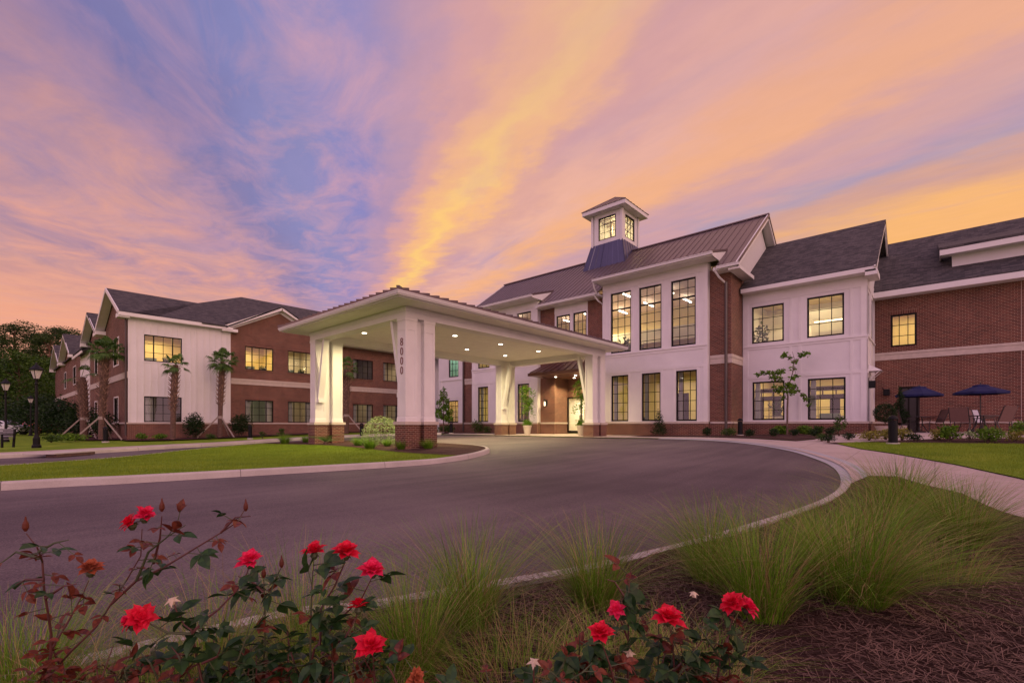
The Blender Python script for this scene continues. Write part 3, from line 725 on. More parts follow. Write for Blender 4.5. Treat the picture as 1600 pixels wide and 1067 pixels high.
def bays(mb):
    for x0, x1, up, lo in ((-15.4,-9.0,bayR_up,bayR_lo), (-27.24,-20.6,bayL_up,bayL_lo)):
        wall(mb, Ty(YB), x0, x1, 1.2, 9.75, up+lo, .22)
        mb.box(x0-.001, x0+.02, YB+.01, YW+.2, 1.2, 9.75); mb.box(x1-.02, x1+.001, YB+.01, YW+.2, 1.2, 9.75)
    wall(mb, Ty(YW), -19.35, -16.7, 4.4, 9.3, [(-19.22,-18.1,5.5,8.42), (-17.84,-16.8,5.5,8.42)], .22)
mbobj(bays, 'white_wall', 'white_paint', hall)
def brickw(mb):
    wall(mb, Ty(YW), -28.4, -27.22, 1.2, 9.3); wall(mb, Ty(YW), -20.62, -19.35, 1.2, 9.3); wall(mb, Ty(YW), -16.7, -15.38, 1.2, 9.3)
    wall(mb, Ty(YW), -9.02, -7.9, 1.2, 9.3)
    wall(mb, Tx(-7.9), 26.225, 36.6, 1.2, 9.02, (), .2, d0=-.002)
    for a, b, y in ((-28.4,-27.24,YW), (-27.24,-20.6,YB), (-20.62,-19.35,YW), (-16.7,-15.38,YW), (-15.4,-9.0,YB), (-9.02,-7.9,YW)):
        mb.box(a, b, y-.06, y+.2, -.2, 1.09)
    mb.box(-8.1, -7.86, 26.2, 36.6, -.2, 1.09)
    # the recessed entrance: side wall, wall over the door, wall beside it
    wall(mb, Tx(-19.355), 26.225, 27.59, -.2, 4.6, (), .2)
    wall(mb, Ty(27.6), -19.9, -16.7, 2.98, 4.6); wall(mb, Tx(-16.9), 26.225, 27.59, -.2, 4.6, (), .2); mb.box(-19.3, -17.12, 26.23, 27.55, 4.24, 4.3)
    mb.box(-28.6, -28.38, 26.0, 36.6, -.2, 9.0)
mbobj(brickw, 'brick_wall', 'brick', hall)
def stone(mb):
    for a, b, y in ((-28.45,-27.26,YW), (-27.26,-20.58,YB), (-20.56,-19.3,YW), (-16.75,-15.44,YW), (-15.44,-8.96,YB), (-8.94,-7.84,YW)):
        mb.box(a, b, y-.10, y+.05, 1.092, 1.198)
    mb.box(-7.96, -7.80, 26.06, 36.6, 1.092, 1.198)
    for a, b in ((-28.4,-27.26), (-20.58,-19.36), (-16.69,-15.42), (-8.98,-7.86)):
        mb.box(a, b, YW-.035, YW+.05, 4.27, 4.56); mb.box(a, b, YW-.06, YW+.05, 4.563, 4.73)
    mb.box(-7.96, -7.865, 26.0, 36, 4.27, 4.56); mb.box(-7.96, -7.84, 26.0, 36, 4.563, 4.73)
    mb.box(-19.39, -19.31, 26.06, 27.6, 1.092, 1.198)
mbobj(stone, 'stone_ledge', 'cast_stone', hall)
def trims(mb):
    for x0, x1, up, lo in ((-15.4,-9.0,bayR_up,bayR_lo), (-27.24,-20.6,bayL_up,bayL_lo)):
        T = Ty(YB)
        Tbox(mb, T, x0-.02, x1+.02, 0, .07, 5.27, 5.35); Tbox(mb, T, x0-.02, x1+.02, 0, .03, 5.12, 5.268)
        Tbox(mb, T, x0, x1, 0, .026, 9.25, 9.75); Tbox(mb, T, x0, x1, 0, .026, 4.15, 4.32)
        for e in ((x0, x0+.22), (x1-.22, x1)):
            Tbox(mb, T, e[0], e[1], 0, .03, 1.2, 4.148); Tbox(mb, T, e[0], e[1], 0, .03, 4.322, 5.118); Tbox(mb, T, e[0], e[1], 0, .03, 5.352, 9.248)
        for ws, za, zb in ((up, 5.352, 9.248), (lo, 1.2, 4.148)):
            for k in range(3):
                Tbox(mb, T, ws[k][0]-.13, ws[k][0]-.0, 0, .024, za, zb); Tbox(mb, T, ws[k][1], ws[k][1]+.13, 0, .024, za, zb)
    T = Ty(YW); Tbox(mb, T, -19.35, -16.7, 0, .03, 8.56, 9.02)
    Tbox(mb, T, -18.06, -17.88, 0, .024, 5.4, 8.558)
mbobj(trims, 'white_trim', 'white_trim', hall)
def hroof(mb):
    ye, ze, yr, zr = 25.28, 9.25, 31.3, 13.6
    xl, xr = -28.95, -7.35; yb = 37.3
    zz = lambda y: ze+(y-ye)*(zr-ze)/(yr-ye)
    yc = 26.75; H_ = lambda x, y: (x, y, zz(y))
    mb.slab([H_(xl,ye), H_(-27.45,ye), H_(-27.45,yc), H_(-20.35,yc), H_(-20.35,ye), H_(-15.55,ye), H_(-15.55,yc), H_(-8.45,yc), H_(-8.45,ye), H_(xr,ye), (xr,yr,zr), (xl,yr,zr)], .12); mb.slab([(xr,yb,ze), (xl,yb,ze), (xl,yr,zr), (xr,yr,zr)], .12)
    for k in range(55):
        x = xl+.02+(xr-xl-.04)*k/54; y_ = 27.3 if (-27.45 < x < -20.35 or -15.55 < x < -8.45) else ye
        mb.bar((x, y_, zz(y_)+.014), (x, yr, zr+.014), .035, .035)
    mb.bar((xl,yr,zr+.03), (xr,yr,zr+.03), .22, .07)
    for a, b in ((-27.45,-20.35), (-15.55,-8.45)):
        y0, z0 = 24.78, 9.92; y1 = 27.45; z1 = z0+.3*(y1-y0)
        mb.slab([(a,y0,z0), (b,y0,z0), (b,y1,z1), (a,y1,z1)], .09); ribs(mb, (a+.03,y0,z0), (b-.03,y0,z0), (a+.03,y1,z1), (b-.03,y1,z1), 17)
mbobj(hroof, 'metal_roof', 'metal_roof', hall)
def heaves(mb):
    # boxed soffits and fascias under each length of eave
    for a, b in ((-28.95,-27.3), (-20.5,-15.45), (-8.6,-7.35)):
        mb.box(a, b, 25.33, YW+.02, 9.02, 9.1); mb.box(a, b, 25.3, 25.36, 9.02, 9.2)
    for a, b in ((-27.45,-20.35), (-15.55,-8.45)):
        mb.box(a, b, 24.84, YB+.05, 9.68, 9.75); mb.box(a, b, 24.8, 24.86, 9.68, 9.86)
        for x in (a+.04, b-.04):      # cheek of the raised roof
            vs = [(x-.03,24.86,9.68), (x-.03,27.4,9.68), (x-.03,27.4,10.6), (x-.03,24.86,9.83)]; vs += [(p[0]+.06, p[1], p[2]) for p in vs]
            mb.addm(vs, [(0,1,2,3), (7,6,5,4), (0,4,5,1), (1,5,6,2), (2,6,7,3), (3,7,4,0)])
    for s_, x in ((1, -7.42), (-1, -28.88)):      # rake boards of the gables
        for (y0, z0, y1, z1) in ((25.28,9.12,31.3,13.47), (37.3,9.12,31.3,13.47)):
            mb.bar((x, y0, z0), (x, y1, z1), .06, .30, up=(0,0,1)); mb.bar((x-s_*.24, y0, z0-.1), (x-s_*.24, y1, z1-.1), .44, .04)
    mb.box(-7.84, -7.30, 25.3, 27.9, 8.92, 9.11); mb.box(-28.95, -28.4, 25.3, 26.6, 8.92, 9.11)
mbobj(heaves, 'eaves', 'white_trim', hall)
def gut_(mb):
    def g(a, b, y, z): mb.box(a, b, y-.13, y-.002, z-.13, z); mb.box(a, b, y-.15, y-.002, z-.022, z+.012)
    g(-28.9, -27.5, 25.3, 9.2); g(-20.3, -15.6, 25.3, 9.2); g(-8.4, -7.3, 25.3, 9.2)
    g(-27.47, -20.33, 24.8, 9.87); g(-15.57, -8.43, 24.8, 9.87)
mbobj(gut_, 'gutter', 'gutter_white', hall)
def dsp(mb):
    for p in ([(-15.5,24.75,9.72),(-15.55,24.9,9.45),(-15.55,25.2,9.1)], [(-15.75,25.2,9.05),(-15.62,25.5,8.75),(-15.50,25.9,8.55),(-15.50,25.92,4.0),(-15.50,25.92,.55)], [(-8.5,25.2,9.05),(-8.35,25.5,8.7),(-8.2,25.9,8.5)]):
        mb.tube(p, .055, 8)
mbobj(dsp, 'downspout', 'gutter_white', hall)
mbobj(lambda mb: mb.tube([(-8.14,25.92,8.52),(-8.14,25.92,.5)], .075, 8), 'downspout', 'downspout_brown', hall)
mbobj(lambda mb: mb.tube([(-28.5,25.9,9.0),(-28.5,25.9,.5)], .07, 8), 'downspout', 'downspout_brown', hall)
def gable(mb):
    for x in (-7.86, -28.42):
        vs = [(x,25.9,9.0), (x,36.7,9.0), (x,31.3,13.15), (x-.08,25.9,9.0), (x-.08,36.7,9.0), (x-.08,31.3,13.15)]
        mb.addm(vs, [(0,1,2), (5,4,3), (0,3,4,1), (1,4,5,2), (2,5,3,0)])
mbobj(gable, 'gable_siding', 'lap_siding', hall)
for q in bayR_up+bayL_up: window(Ty(YB), q, hall, 3, 7, zbars=(.72,))
for q in bayR_lo+bayL_lo: window(Ty(YB), q, hall, 3, 5, curtain=[(.03,.25)])
for q in ((-19.22,-18.1,5.5,8.42), (-17.84,-16.8,5.5,8.42)): window(Ty(YW), q, hall, 3, 5)
# upper hall: one tall room with strip lamps and a pale gallery soffit
def hall_items(mb, T, d0, d1):
    mb.box(-27.6, -8.6, 30.2, 30.5, 6.6, 7.5, 8); mb.box(-27.6, -8.6, 30.5, 33.3, 7.2, 7.5, 8)
    mb.box(-14, -12.2, 28, 28.7, 5.1, 5.9, 4); mb.box(-10.6, -9.4, 28.3, 28.9, 5.1, 5.8, 4)
    iplant(mb, T, -14.5, -.7, 5.1, 1.6, .7, 120, 1); iplant(mb, T, -13.9, -1.2, 5.1, 1.2, .6, 80, 2); iplant(mb, T, -22.2, -.9, 5.1, 1.3, .6, 80, 3)
rm = room(Ty(26.25), -28.2, -8.1, 5.0, 9.6, 7.2, hall, 'room_warm', 620, 'room_pink', hall_items, (1,.84,.44), lz=.9, d0=0)
def strips(mb):
    for i, x in enumerate((-9.9, -12.3, -14.7, -17.1, -19.5, -21.9, -24.3, -26.7)):
        for j, y in enumerate((27.0, 29.9)):
            yy = y+(.7 if i % 2 else 0); mb.box(x-.045, x+.045, yy, yy+1.35, 9.30, 9.36)
mbobj(strips, 'strip_lamp', 'lamp_strip', rm)
def lo_items(mb, T, d0, d1):
    for x in (-13.4, -10.9, -25.9, -23):
        Tbox(mb, T, x, x+1.5, d1, d1+.08, .6, 3.1, 3); Tbox(mb, T, x+.12, x+.7, d1+.08, d1+.1, .9, 2.9, 8); Tbox(mb, T, x+.8, x+1.38, d1+.08, d1+.1, .9, 2.9, 8)
        Tbox(mb, T, x-.5, x+.1, d0-1.5, d0-.9, .55, 1.5, 4); Tbox(mb, T, x+.2, x+1.1, d0-2.2, d0-1.3, .6, 1.35, 3)
    Tbox(mb, T, -24.4, -23.7, d1, d1+.05, 1.7, 2.6, 6)
room(Ty(25.95), -15.3, -9.1, .5, 4.5, 4.6, hall, 'room_warm', 110, items=lo_items, d0=0, col=(1,.82,.42))
room(Ty(25.95), -27.1, -20.7, .5, 4.5, 4.6, hall, 'room_warm', 130, items=lo_items, d0=0, col=(1,.82,.42))
# glazed entrance door, its vestibule glowing
def door_(mb):
    T = Ty(27.55); 
    for x in (-19.33, -18.2, -17.08, -16.78): Tbox(mb, T, x-.05, x+.05, 0, .07, .5, 2.95)
    Tbox(mb, T, -19.28, -16.8, 0, .07, 2.87, 2.975); Tbox(mb, T, -19.28, -16.8, 0, .07, .46, .62)
    Tbox(mb, T, -18.3, -18.26, .07, .11, 1.1, 1.7); Tbox(mb, T, -18.12, -18.08, .07, .11, 1.1, 1.7)
dr = mbobj(door_, 'glazed_door', 'window_frame', hall)
def dg(mb): mb.face([(-19.28,27.52,.62), (-16.8,27.52,.62), (-16.8,27.52,2.87), (-19.28,27.52,2.87)])
mbobj(dg, 'pane', 'glass', dr)
room(Ty(27.65), -19.3, -16.7, .5, 3.0, 3.0, hall, 'room_pale', 120, col=(1,.86,.6), d0=0, lz=.1)
# brown metal canopy over the entrance
cn = MB()
cn.slab([(-20.05,23.95,4.42), (-15.95,23.95,4.42), (-15.95,25.99,4.42), (-20.05,25.99,4.42)], .19)
cn.addm([(-19.95,24.05,4.43), (-16.05,24.05,4.43), (-16.7,25.98,5.4), (-19.3,25.98,5.4), (-19.95,25.98,4.43), (-16.05,25.98,4.43)], [(0,1,2,3), (0,3,4), (1,5,2), (0,4,5,1), (3,2,5,4)])
ribs(cn, (-19.95,24.05,4.44), (-16.05,24.05,4.44), (-19.3,25.95,5.41), (-16.7,25.95,5.41), 7, h=.05)
cn.obj('entrance_canopy', 'canopy_metal', hall)
# cupola
cx_, cy_ = -17.7, 31.3
cup = MB()
W_ = 1.2
for T, c_ in ((Ty(cy_-W_), cx_), (lambda u_,d_,z_: (cx_+W_+d_, u_, z_), cy_)):
    wall(cup, T, c_-W_, c_+W_, 14.1, 16.5, [(c_-.72, c_+.72, 14.5, 16.15)], .12)
for T, c_ in ((lambda u_,d_,z_: (u_, cy_+W_+d_, z_), cx_), (lambda u_,d_,z_: (cx_-W_-d_, u_, z_), cy_)):
    wall(cup, T, c_-W_, c_+W_, 14.1, 16.5, (), .12)
cup.box(cx_-1.05, cx_+1.05, cy_-1.05, cy_+1.05, 14.1, 14.2); cup.box(cx_-1.05, cx_+1.05, cy_-1.05, cy_+1.05, 16.35, 16.42)
for sx in (-1, 1):
    for sy in (-1, 1): cup.box(cx_+sx*W_-.09, cx_+sx*W_+.09, cy_+sy*W_-.09, cy_+sy*W_+.09, 14.12, 16.4)
def sqring(mb, r0, r1, z0, z1):
    mb.box(cx_-r1, cx_+r1, cy_-r1, cy_-r0, z0, z1); mb.box(cx_-r1, cx_+r1, cy_+r0, cy_+r1, z0, z1); mb.box(cx_-r1, cx_-r0, cy_-r0, cy_+r0, z0, z1); mb.box(cx_+r0, cx_+r1, cy_-r0, cy_+r0, z0, z1)
sqring(cup, .6, 1.72, 16.43, 16.5); sqring(cup, 1.68, 1.76, 16.42, 16.68)
cupo = cup.obj('cupola', 'white_paint', hall)
def cskirt(mb):
    a, b = 1.27, 1.72; z1, z0 = 14.2, 12.35
    for k in range(4):
        c0 = [(-1,-1),(1,-1),(1,1),(-1,1)][k]; c1 = [(-1,-1),(1,-1),(1,1),(-1,1)][(k+1) % 4]
        lo = [(cx_+c[0]*b, cy_+c[1]*b, z0) for c in (c0, c1)]; up = [(cx_+c[0]*a, cy_+c[1]*a, z1) for c in (c0, c1)]
        mb.face([lo[0], lo[1], up[1], up[0]]); 
        for i in range(8):
            t_ = i/7; mb.bar(Vector(lo[0]).lerp(Vector(lo[1]), t_), Vector(up[0]).lerp(Vector(up[1]), t_), .045, .045)
    mb.face([(cx_-a,cy_-a,z1), (cx_+a,cy_-a,z1), (cx_+a,cy_+a,z1), (cx_-a,cy_+a,z1)])
mbobj(cskirt, 'metal_skirt', 'cupola_metal', cupo)
def croof(mb):
    a = 1.8; z0, z1 = 16.7, 17.95; ap = Vector((cx_, cy_, z1))
    cs = [Vector((cx_+sx*a, cy_+sy*a, z0)) for sx, sy in ((-1,-1),(1,-1),(1,1),(-1,1))]
    mb.face(cs[::-1])
    for k in range(4):
        c0, c1 = cs[k], cs[(k+1) % 4]; mb.face([c0, c1, ap]); mb.bar(c0, ap, .07, .05)
        for i in range(1, 8):
            t_ = i/8; f_ = 1-abs(2*t_-1); p = c0.lerp(c1, t_); q = p.lerp((c0+c1)/2*1, 0); mid = (c0+c1)/2
            top = p+(ap-mid)*f_; mb.bar(p, top, .035, .05)
mbobj(croof, 'cupola_roof', 'metal_roof', cupo)
window(Ty(cy_-W_), (cx_-.72, cx_+.72, 14.5, 16.15), cupo, 3, 3, name='cupola_window').parent = cupo
window(Tx(cx_+W_), (cy_-.72, cy_+.72, 14.5, 16.15), cupo, 3, 3, name='cupola_window')
L_ = bpy.data.lights.new('cupola_light', 'POINT'); L_.energy = 80; L_.color = (1,.78,.36); L_.shadow_soft_size = .15
lo = bpy.data.objects.new('cupola_light', L_); COL.objects.link(lo); lo.location = (cx_, cy_, 15.6); lo.parent = cupo; lo.matrix_parent_inverse = world_mat(cupo).inverted()
def cin(mb):
    for k in range(3): mb.bar((cx_-1.05, cy_-.6+k*.6, 16.2), (cx_+1.05, cy_-.6+k*.6, 16.2), .08, .12)
    mb.bar((cx_-.3,cy_,14.2), (cx_-.3,cy_,16.2), .1, .1); mb.bar((cx_-.9,cy_+.8,14.3), (cx_+.9,cy_+.8,16.2), .08, .08)
mbobj(cin, 'rafters', 'timber', cupo)

# ============================================================ WHITE CORNER BLOCK
blk = thing('white_corner_block', 'two storey white panelled block with grey shingle roof between the brick pier and the patio', 'building', (-5, 28, .5))
YK = 27.9
b_up = [(-7.42,-5.87,5.43,7.42), (-4.83,-3.27,5.43,7.47)]; b_lo = [(-7.39,-5.84,1.28,3.35), (-4.80,-3.21,1.28,3.36)]
s_up = [(28.3,29.15,5.43,7.45), (30.1,30.95,5.43,7.45)]; s_lo = [(28.45,29.3,.62,3.35)]
def bw(mb):
    wall(mb, Ty(YK), -7.88, -2.38, 1.2, 8.2, b_up+b_lo, .22); wall(mb, Tx(-2.38), 27.9, 31.5, 1.2, 8.6, s_up+[(28.45,29.3,1.2,3.35)], .22, d0=-.003)
mbobj(bw, 'white_wall', 'white_paint', blk)
def bt_(mb):
    T = Ty(YK)
    Tbox(mb, T, -7.86, -2.34, 0, .06, 5.22, 5.30); Tbox(mb, T, -7.86, -2.36, 0, .028, 5.1, 5.218); Tbox(mb, T, -7.86, -2.36, 0, .026, 3.5, 3.66); Tbox(mb, T, -7.86, -2.36, 0, .026, 7.62, 8.15)
    for a, b in ((-7.86,-7.6), (-2.62,-2.36), (-5.62,-5.50), (-5.2,-5.08), (-3.03,-2.93)):
        for za, zb in ((1.2,3.498), (3.662,5.098), (5.302,7.618)): Tbox(mb, T, a, b, 0, .03, za, zb)
    T = Tx(-2.38); Tbox(mb, T, 27.87, 31.5, 0, .06, 5.22, 5.30); Tbox(mb, T, 27.87, 31.5, 0, .03, 3.5, 3.66); Tbox(mb, T, 27.87, 31.5, 0, .03, 7.62, 8.15)
    for a in (27.87, 29.5, 31.25):
        for za, zb in ((1.2,3.498), (3.662,5.218), (5.302,7.618)): Tbox(mb, T, a, a+.2, 0, .032, za, zb)
mbobj(bt_, 'white_trim', 'white_trim', blk)
def bb(mb): mb.box(-7.86, -2.33, YK-.06, YK+.1, -.1, 1.09); mb.box(-2.45, -2.33, YK+.1, 28.4, -.1, 1.09); mb.box(-2.45, -2.33, 29.35, 31.5, -.1, 1.09)
mbobj(bb, 'brick_base', 'brick', blk)
def bl(mb): mb.box(-7.79, -2.28, YK-.1, YK+.02, 1.092, 1.198); mb.box(-2.42, -2.28, YK+.02, 28.4, 1.092, 1.198); mb.box(-2.42, -2.28, 29.35, 31.5, 1.092, 1.198)
mbobj(bl, 'stone_ledge', 'cast_stone', blk)
def br_(mb):
    mb.slab([(-7.85,27.25,8.38), (-1.98,27.25,8.38), (-1.98,33.0,12.3), (-7.85,33.0,12.3)], .12)
    mb.slab([(-1.98,38.8,8.38), (-7.85,38.8,8.38), (-7.85,33.0,12.3), (-1.98,33.0,12.3)], .12)
mbobj(br_, 'shingle_roof', 'shingle', blk)
def be(mb):
    mb.box(-7.8, -2.0, 27.24, 27.3, 8.12, 8.33); mb.box(-7.8, -2.0, 27.3, YK+.02, 8.12, 8.17)
    mb.box(-2.4, -1.94, 27.24, 28.6, 7.95, 8.2)
    mb.bar((-2.03,27.25,8.22), (-2.03,33,12.14), .07, .26); mb.bar((-2.03,38.8,8.22), (-2.03,33,12.14), .07, .26); mb.bar((-2.22,27.25,8.15), (-2.22,33,12.07), .34, .04)
mbobj(be, 'eaves', 'white_trim', blk)
def bg_(mb):
    x = -2.39; vs = [(x,27.9,8.15), (x,37.6,8.15), (x,33,11.95), (x-.1,27.9,8.15), (x-.1,37.6,8.15), (x-.1,33,11.95)]; mb.addm(vs, [(0,1,2), (5,4,3), (0,3,4,1), (1,4,5,2), (2,5,3,0)])
    mb.box(-2.5, -2.39, 31.5, 37.6, 7, 8.15)
mbobj(bg_, 'gable_siding', 'lap_siding', blk)
for q in b_up: window(Ty(YK), q, blk, 3, 3, fw=.08)
for q in b_lo: window(Ty(YK), q, blk, 3, 4, fw=.08, curtain=[(.05,.2)])
for q in s_up: window(Tx(-2.38), q, blk, 1, 3)
sd_ = window(Tx(-2.38), (28.45,29.3,.62,3.35), blk, 1, 1, name='side_door'); sd_.children[0].data.materials[0] = MATS['dark_bronze']
def blo(mb, T, d0, d1):
    dp = -1.9
    for a, b in ((-7.8,-7.35), (-6.9,-6.5), (-5.8,-4.8), (-4.15,-3.7), (-3.0,-2.6)): Tbox(mb, T, a, b, dp, dp-.1, .6, 2.5, 3)
    Tbox(mb, T, -7.8, -2.6, dp, dp-.1, 2.4, 2.66, 3); Tbox(mb, T, -7.8, -2.6, dp, dp-.1, 2.86, 3.1, 3)
    for k in range(9): x = -7.5+k*.6; Tbox(mb, T, x, x+.05, dp, dp-.08, 2.62, 2.86, 3)
    for k in range(8): x = -7.1+k*.6; Tbox(mb, T, x, x+.03, dp-.02, dp-.06, .6, 2.5, 3)
    for z_ in (1.1, 1.5, 1.95): Tbox(mb, T, -7.4, -2.95, dp-.03, dp-.06, z_, z_+.03, 3)
    Tbox(mb, T, -4.45, -3.6, -.75, -1.3, .7, 1.62, 4); Tbox(mb, T, -3.55, -2.95, -.95, -1.5, .7, 1.5, 8)
    Tbox(mb, T, -6.7, -6.2, -1.0, -1.5, .7, 1.5, 8)
    iplant(mb, T, -6.5, -1.3, 1.3, 1.1, .5, 120, 5)
room(Ty(YK+.24), -7.8, -2.6, .6, 4.2, 5.5, blk, 'room_warm', 170, items=blo, d0=0, col=(1,.80,.38))
def bup(mb, T, d0, d1):
    mb.face([T(-7.8,-2.6,7.4), T(-2.6,-2.6,7.4), T(-2.6,-2.9,6.9), T(-7.8,-2.9,6.9)], 8)
    Tbox(mb, T, -4.9, -2.62, -2.2, -2.26, 6.62, 6.67, 9); Tbox(mb, T, -4.9, -2.62, -2.3, -3.2, 5.3, 6.1, 8)
    Tbox(mb, T, -6.1, -6.05, -.6, -2.6, 7.52, 7.56, 9); Tbox(mb, T, -7.8, -5.2, -3.2, -3.3, 5.2, 6.6, 8)
    iplant(mb, T, -7.25, -.8, 5.3, 1.4, .6, 130, 6)
room(Ty(YK+.24), -7.8, -2.6, 5.1, 8.1, 4.5, blk, 'room_pale', 120, items=bup, d0=0, col=(1,.82,.50))

# ============================================================ BRICK WING ON THE RIGHT
wng = thing('brick_wing', 'plain brick wing behind the patio with one lit upper window and a shed dormer', 'building', (3, 31.5, .5))
YR = 31.5; XE = 9.
rw = (-1.7,-.66,5.07,6.73); rd = (-1.36,-.60,.5,2.98)
mbobj(lambda mb: wall(mb, Ty(YR), -2.5, XE, 1.2, 7.8, [rw, (rd[0],rd[1],1.2,rd[3])], .22), 'brick_wall', 'brick', wng)
def rb(mb): mb.box(-2.33, rd[0], YR-.06, YR+.1, -.1, 1.09); mb.box(rd[1], XE, YR-.06, YR+.1, -.1, 1.09)
mbobj(rb, 'brick_base', 'brick', wng)
def rs(mb):
    mb.box(-2.3, rd[0], YR-.1, YR+.02, 1.092, 1.198); mb.box(rd[1], XE, YR-.1, YR+.02, 1.092, 1.198)
    mb.box(-2.36, XE, YR-.035, YR+.02, 4.41, 4.68); mb.box(-2.36, XE, YR-.06, YR+.02, 4.683, 4.80)
mbobj(rs, 'stone_ledge', 'cast_stone', wng)
def sold(mb):
    mb.box(rw[0]-.1, rw[1]+.1, YR-.012, YR+.01, 6.74, 6.95); mb.box(rd[0]-.1, rd[1]+.1, YR-.012, YR+.01, 3.0, 3.22)
mbobj(sold, 'brick_lintel', 'brick_soldier', wng)
window(Ty(YR), rw, wng, 3, 3); window(Ty(YR), rd, wng, 2, 1, bars=(.5,), name='garden_door').children[0].data.materials[0] = MATS['dark_bronze']
room(Ty(YR+.24), -2.3, .4, 4.7, 7.6, 3.5, wng, 'room_warm', 80, d0=0, col=(1,.80,.36))
mbobj(lambda mb: mb.box(-1.9, -.1, YR+.3, YR+1.8, .3, 3.3), 'door_lobby', 'room_dim', wng)
mbobj(lambda mb: mb.box(2.95, 2.965, YR-.02, YR, 1.2, 7.6), 'wall_joint', 'cast_stone', wng)
def rr(mb):
    mb.slab([(-2.5,30.85,7.95), (XE+.4,30.85,7.95), (XE+.4,36.5,11.95), (-2.5,36.5,11.95)], .12)
    mb.slab([(XE+.4,42.2,7.95), (-2.5,42.2,7.95), (-2.5,36.5,11.95), (XE+.4,36.5,11.95)], .12)
mbobj(rr, 'shingle_roof', 'shingle', wng)
def re_(mb): mb.box(-2.35, XE+.4, 30.84, 30.9, 7.6, 7.88); mb.box(-2.35, XE+.4, 30.9, YR+.02, 7.6, 7.65)
mbobj(re_, 'eaves', 'white_trim', wng)
def dmw(mb):
    mb.box(.66, XE, 32.2, 32.3, 8.6, 9.7)
    vs = [(.66,32.25,8.6), (.66,34.6,10.5), (.66,34.6,10.4), (.66,32.25,9.7)]
    vs += [(p[0]+.1, p[1], p[2]) for p in vs]; mb.addm(vs, [(0,1,2,3), (7,6,5,4), (0,4,5,1), (1,5,6,2), (2,6,7,3), (3,7,4,0)])
dm = mbobj(dmw, 'dormer', 'white_paint', wng)
mbobj(lambda mb: (mb.box(.20, XE+.3, 31.62, 31.68, 9.42, 9.68), mb.box(.20, .26, 31.68, 33.8, 9.5, 9.72), mb.box(.26, XE, 31.68, 32.22, 9.44, 9.49)), 'dormer_eaves', 'white_trim', dm)
mbobj(lambda mb: mb.slab([(.16,31.6,9.80), (XE+.4,31.6,9.80), (XE+.4,35.0,10.95), (.16,35.0,10.95)], .1), 'dormer_roof', 'shingle', dm)

# ============================================================ LINK BEHIND THE PORTICO
lnk = thing('white_link_building', 'white two storey link seen through the portico beside the narrow brick pier', 'building', (-30, 26, .4))
l_ops = [(-30.5,-29.25,5.0,7.2), (-30.62,-29.28,1.2,3.05)]
mbobj(lambda mb: (wall(mb, Ty(26.05), -31.6, -28.45, 1.2, 8.7, l_ops), mb.box(-31.8, -31.6, 26.05, 38, .2, 8.7)), 'white_wall', 'white_paint', lnk)
mbobj(lambda mb: mb.box(-31.65, -28.45, 25.98, 26.2, -.1, 1.09), 'brick_base', 'brick', lnk)
mbobj(lambda mb: (mb.box(-31.65, -28.45, 25.94, 26.06, 1.092, 1.198)), 'stone_ledge', 'cast_stone', lnk)
def lt_(mb):
    T = Ty(26.05); Tbox(mb, T, -31.6, -28.5, 0, .06, 4.72, 4.8); Tbox(mb, T, -31.6, -28.5, 0, .026, 3.2, 3.34); Tbox(mb, T, -31.6, -31.4, 0, .03, 1.2, 3.19); Tbox(mb, T, -31.6, -31.4, 0, .03, 3.35, 4.7)
    Tbox(mb, T, -28.85, -28.7, 0, .03, 1.2, 3.19); Tbox(mb, T, -28.85, -28.7, 0, .03, 3.35, 4.7)
mbobj(lt_, 'white_trim', 'white_trim', lnk)
for q in l_ops: window(Ty(26.05), q, lnk, 3, 4)
room(Ty(26.3), -31.4, -28.5, .6, 4.2, 3., lnk, 'room_warm', 80, d0=0); room(Ty(26.3), -31.4, -28.5, 4.6, 8.2, 3., lnk, 'room_green', 70, d0=0, col=(.7,1,.9))
mbobj(lambda mb: mb.slab([(-32.2,25.4,8.7), (-28.5,25.4,8.7), (-28.5,32,12), (-32.2,32,12)], .12), 'shingle_roof', 'shingle', lnk)
mbobj(lambda mb: mb.box(-32.2, -28.5, 25.38, 26.1, 8.45, 8.57), 'eaves', 'white_trim', lnk)

# ============================================================ THE LONG RESIDENTIAL WING ON THE LEFT
rsw = thing('residential_wing', 'long brick residential wing with white boarded corner and shingled gables behind the palms', 'building', (-48, 12, .1))
XL = -41.4
wu = [(7.45,9.70,5.52,7.39)]; wl = [(7.45,9.68,1.22,3.04)]
TL = Tx(XL)
mbobj(lambda mb: wall(mb, TL, 6.57, 12.93, 1.2, 8.65, wu+wl), 'boarded_wall', 'white_paint', rsw)
def battens(mb):
    y = 6.62
    while y < 12.9:
        segs = [(1.2, 8.5)]
        if 7.33 < y < 9.8: segs = [(3.16, 5.4), (7.5, 8.5)]
        for za, zb in segs: Tbox(mb, TL, y-.03, y+.03, 0, .045, za, zb)
        y += .405
    Tbox(mb, TL, 6.57, 12.9, 0, .015, 4.2, 4.23); Tbox(mb, TL, 6.56, 6.68, 0, .03, 1.2, 8.6); Tbox(mb, TL, 10.5, 10.62, 0, .03, 1.2, 8.6); Tbox(mb, TL, 12.8, 12.92, 0, .03, 1.2, 8.6); Tbox(mb, TL, 6.57, 12.9, 0, .02, 8.4, 8.65)
mbobj(battens, 'battens', 'white_trim', rsw)
bu = [(13.98,16.16,5.5,7.38), (17.37,19.5,5.5,7.4), (23.75,25.91,5.5,7.4), (27.1,29.25,5.5,7.4)]
blw = [(a, b, 1.22, 3.04) for a, b, _, _ in bu]
XR_ = -41.9
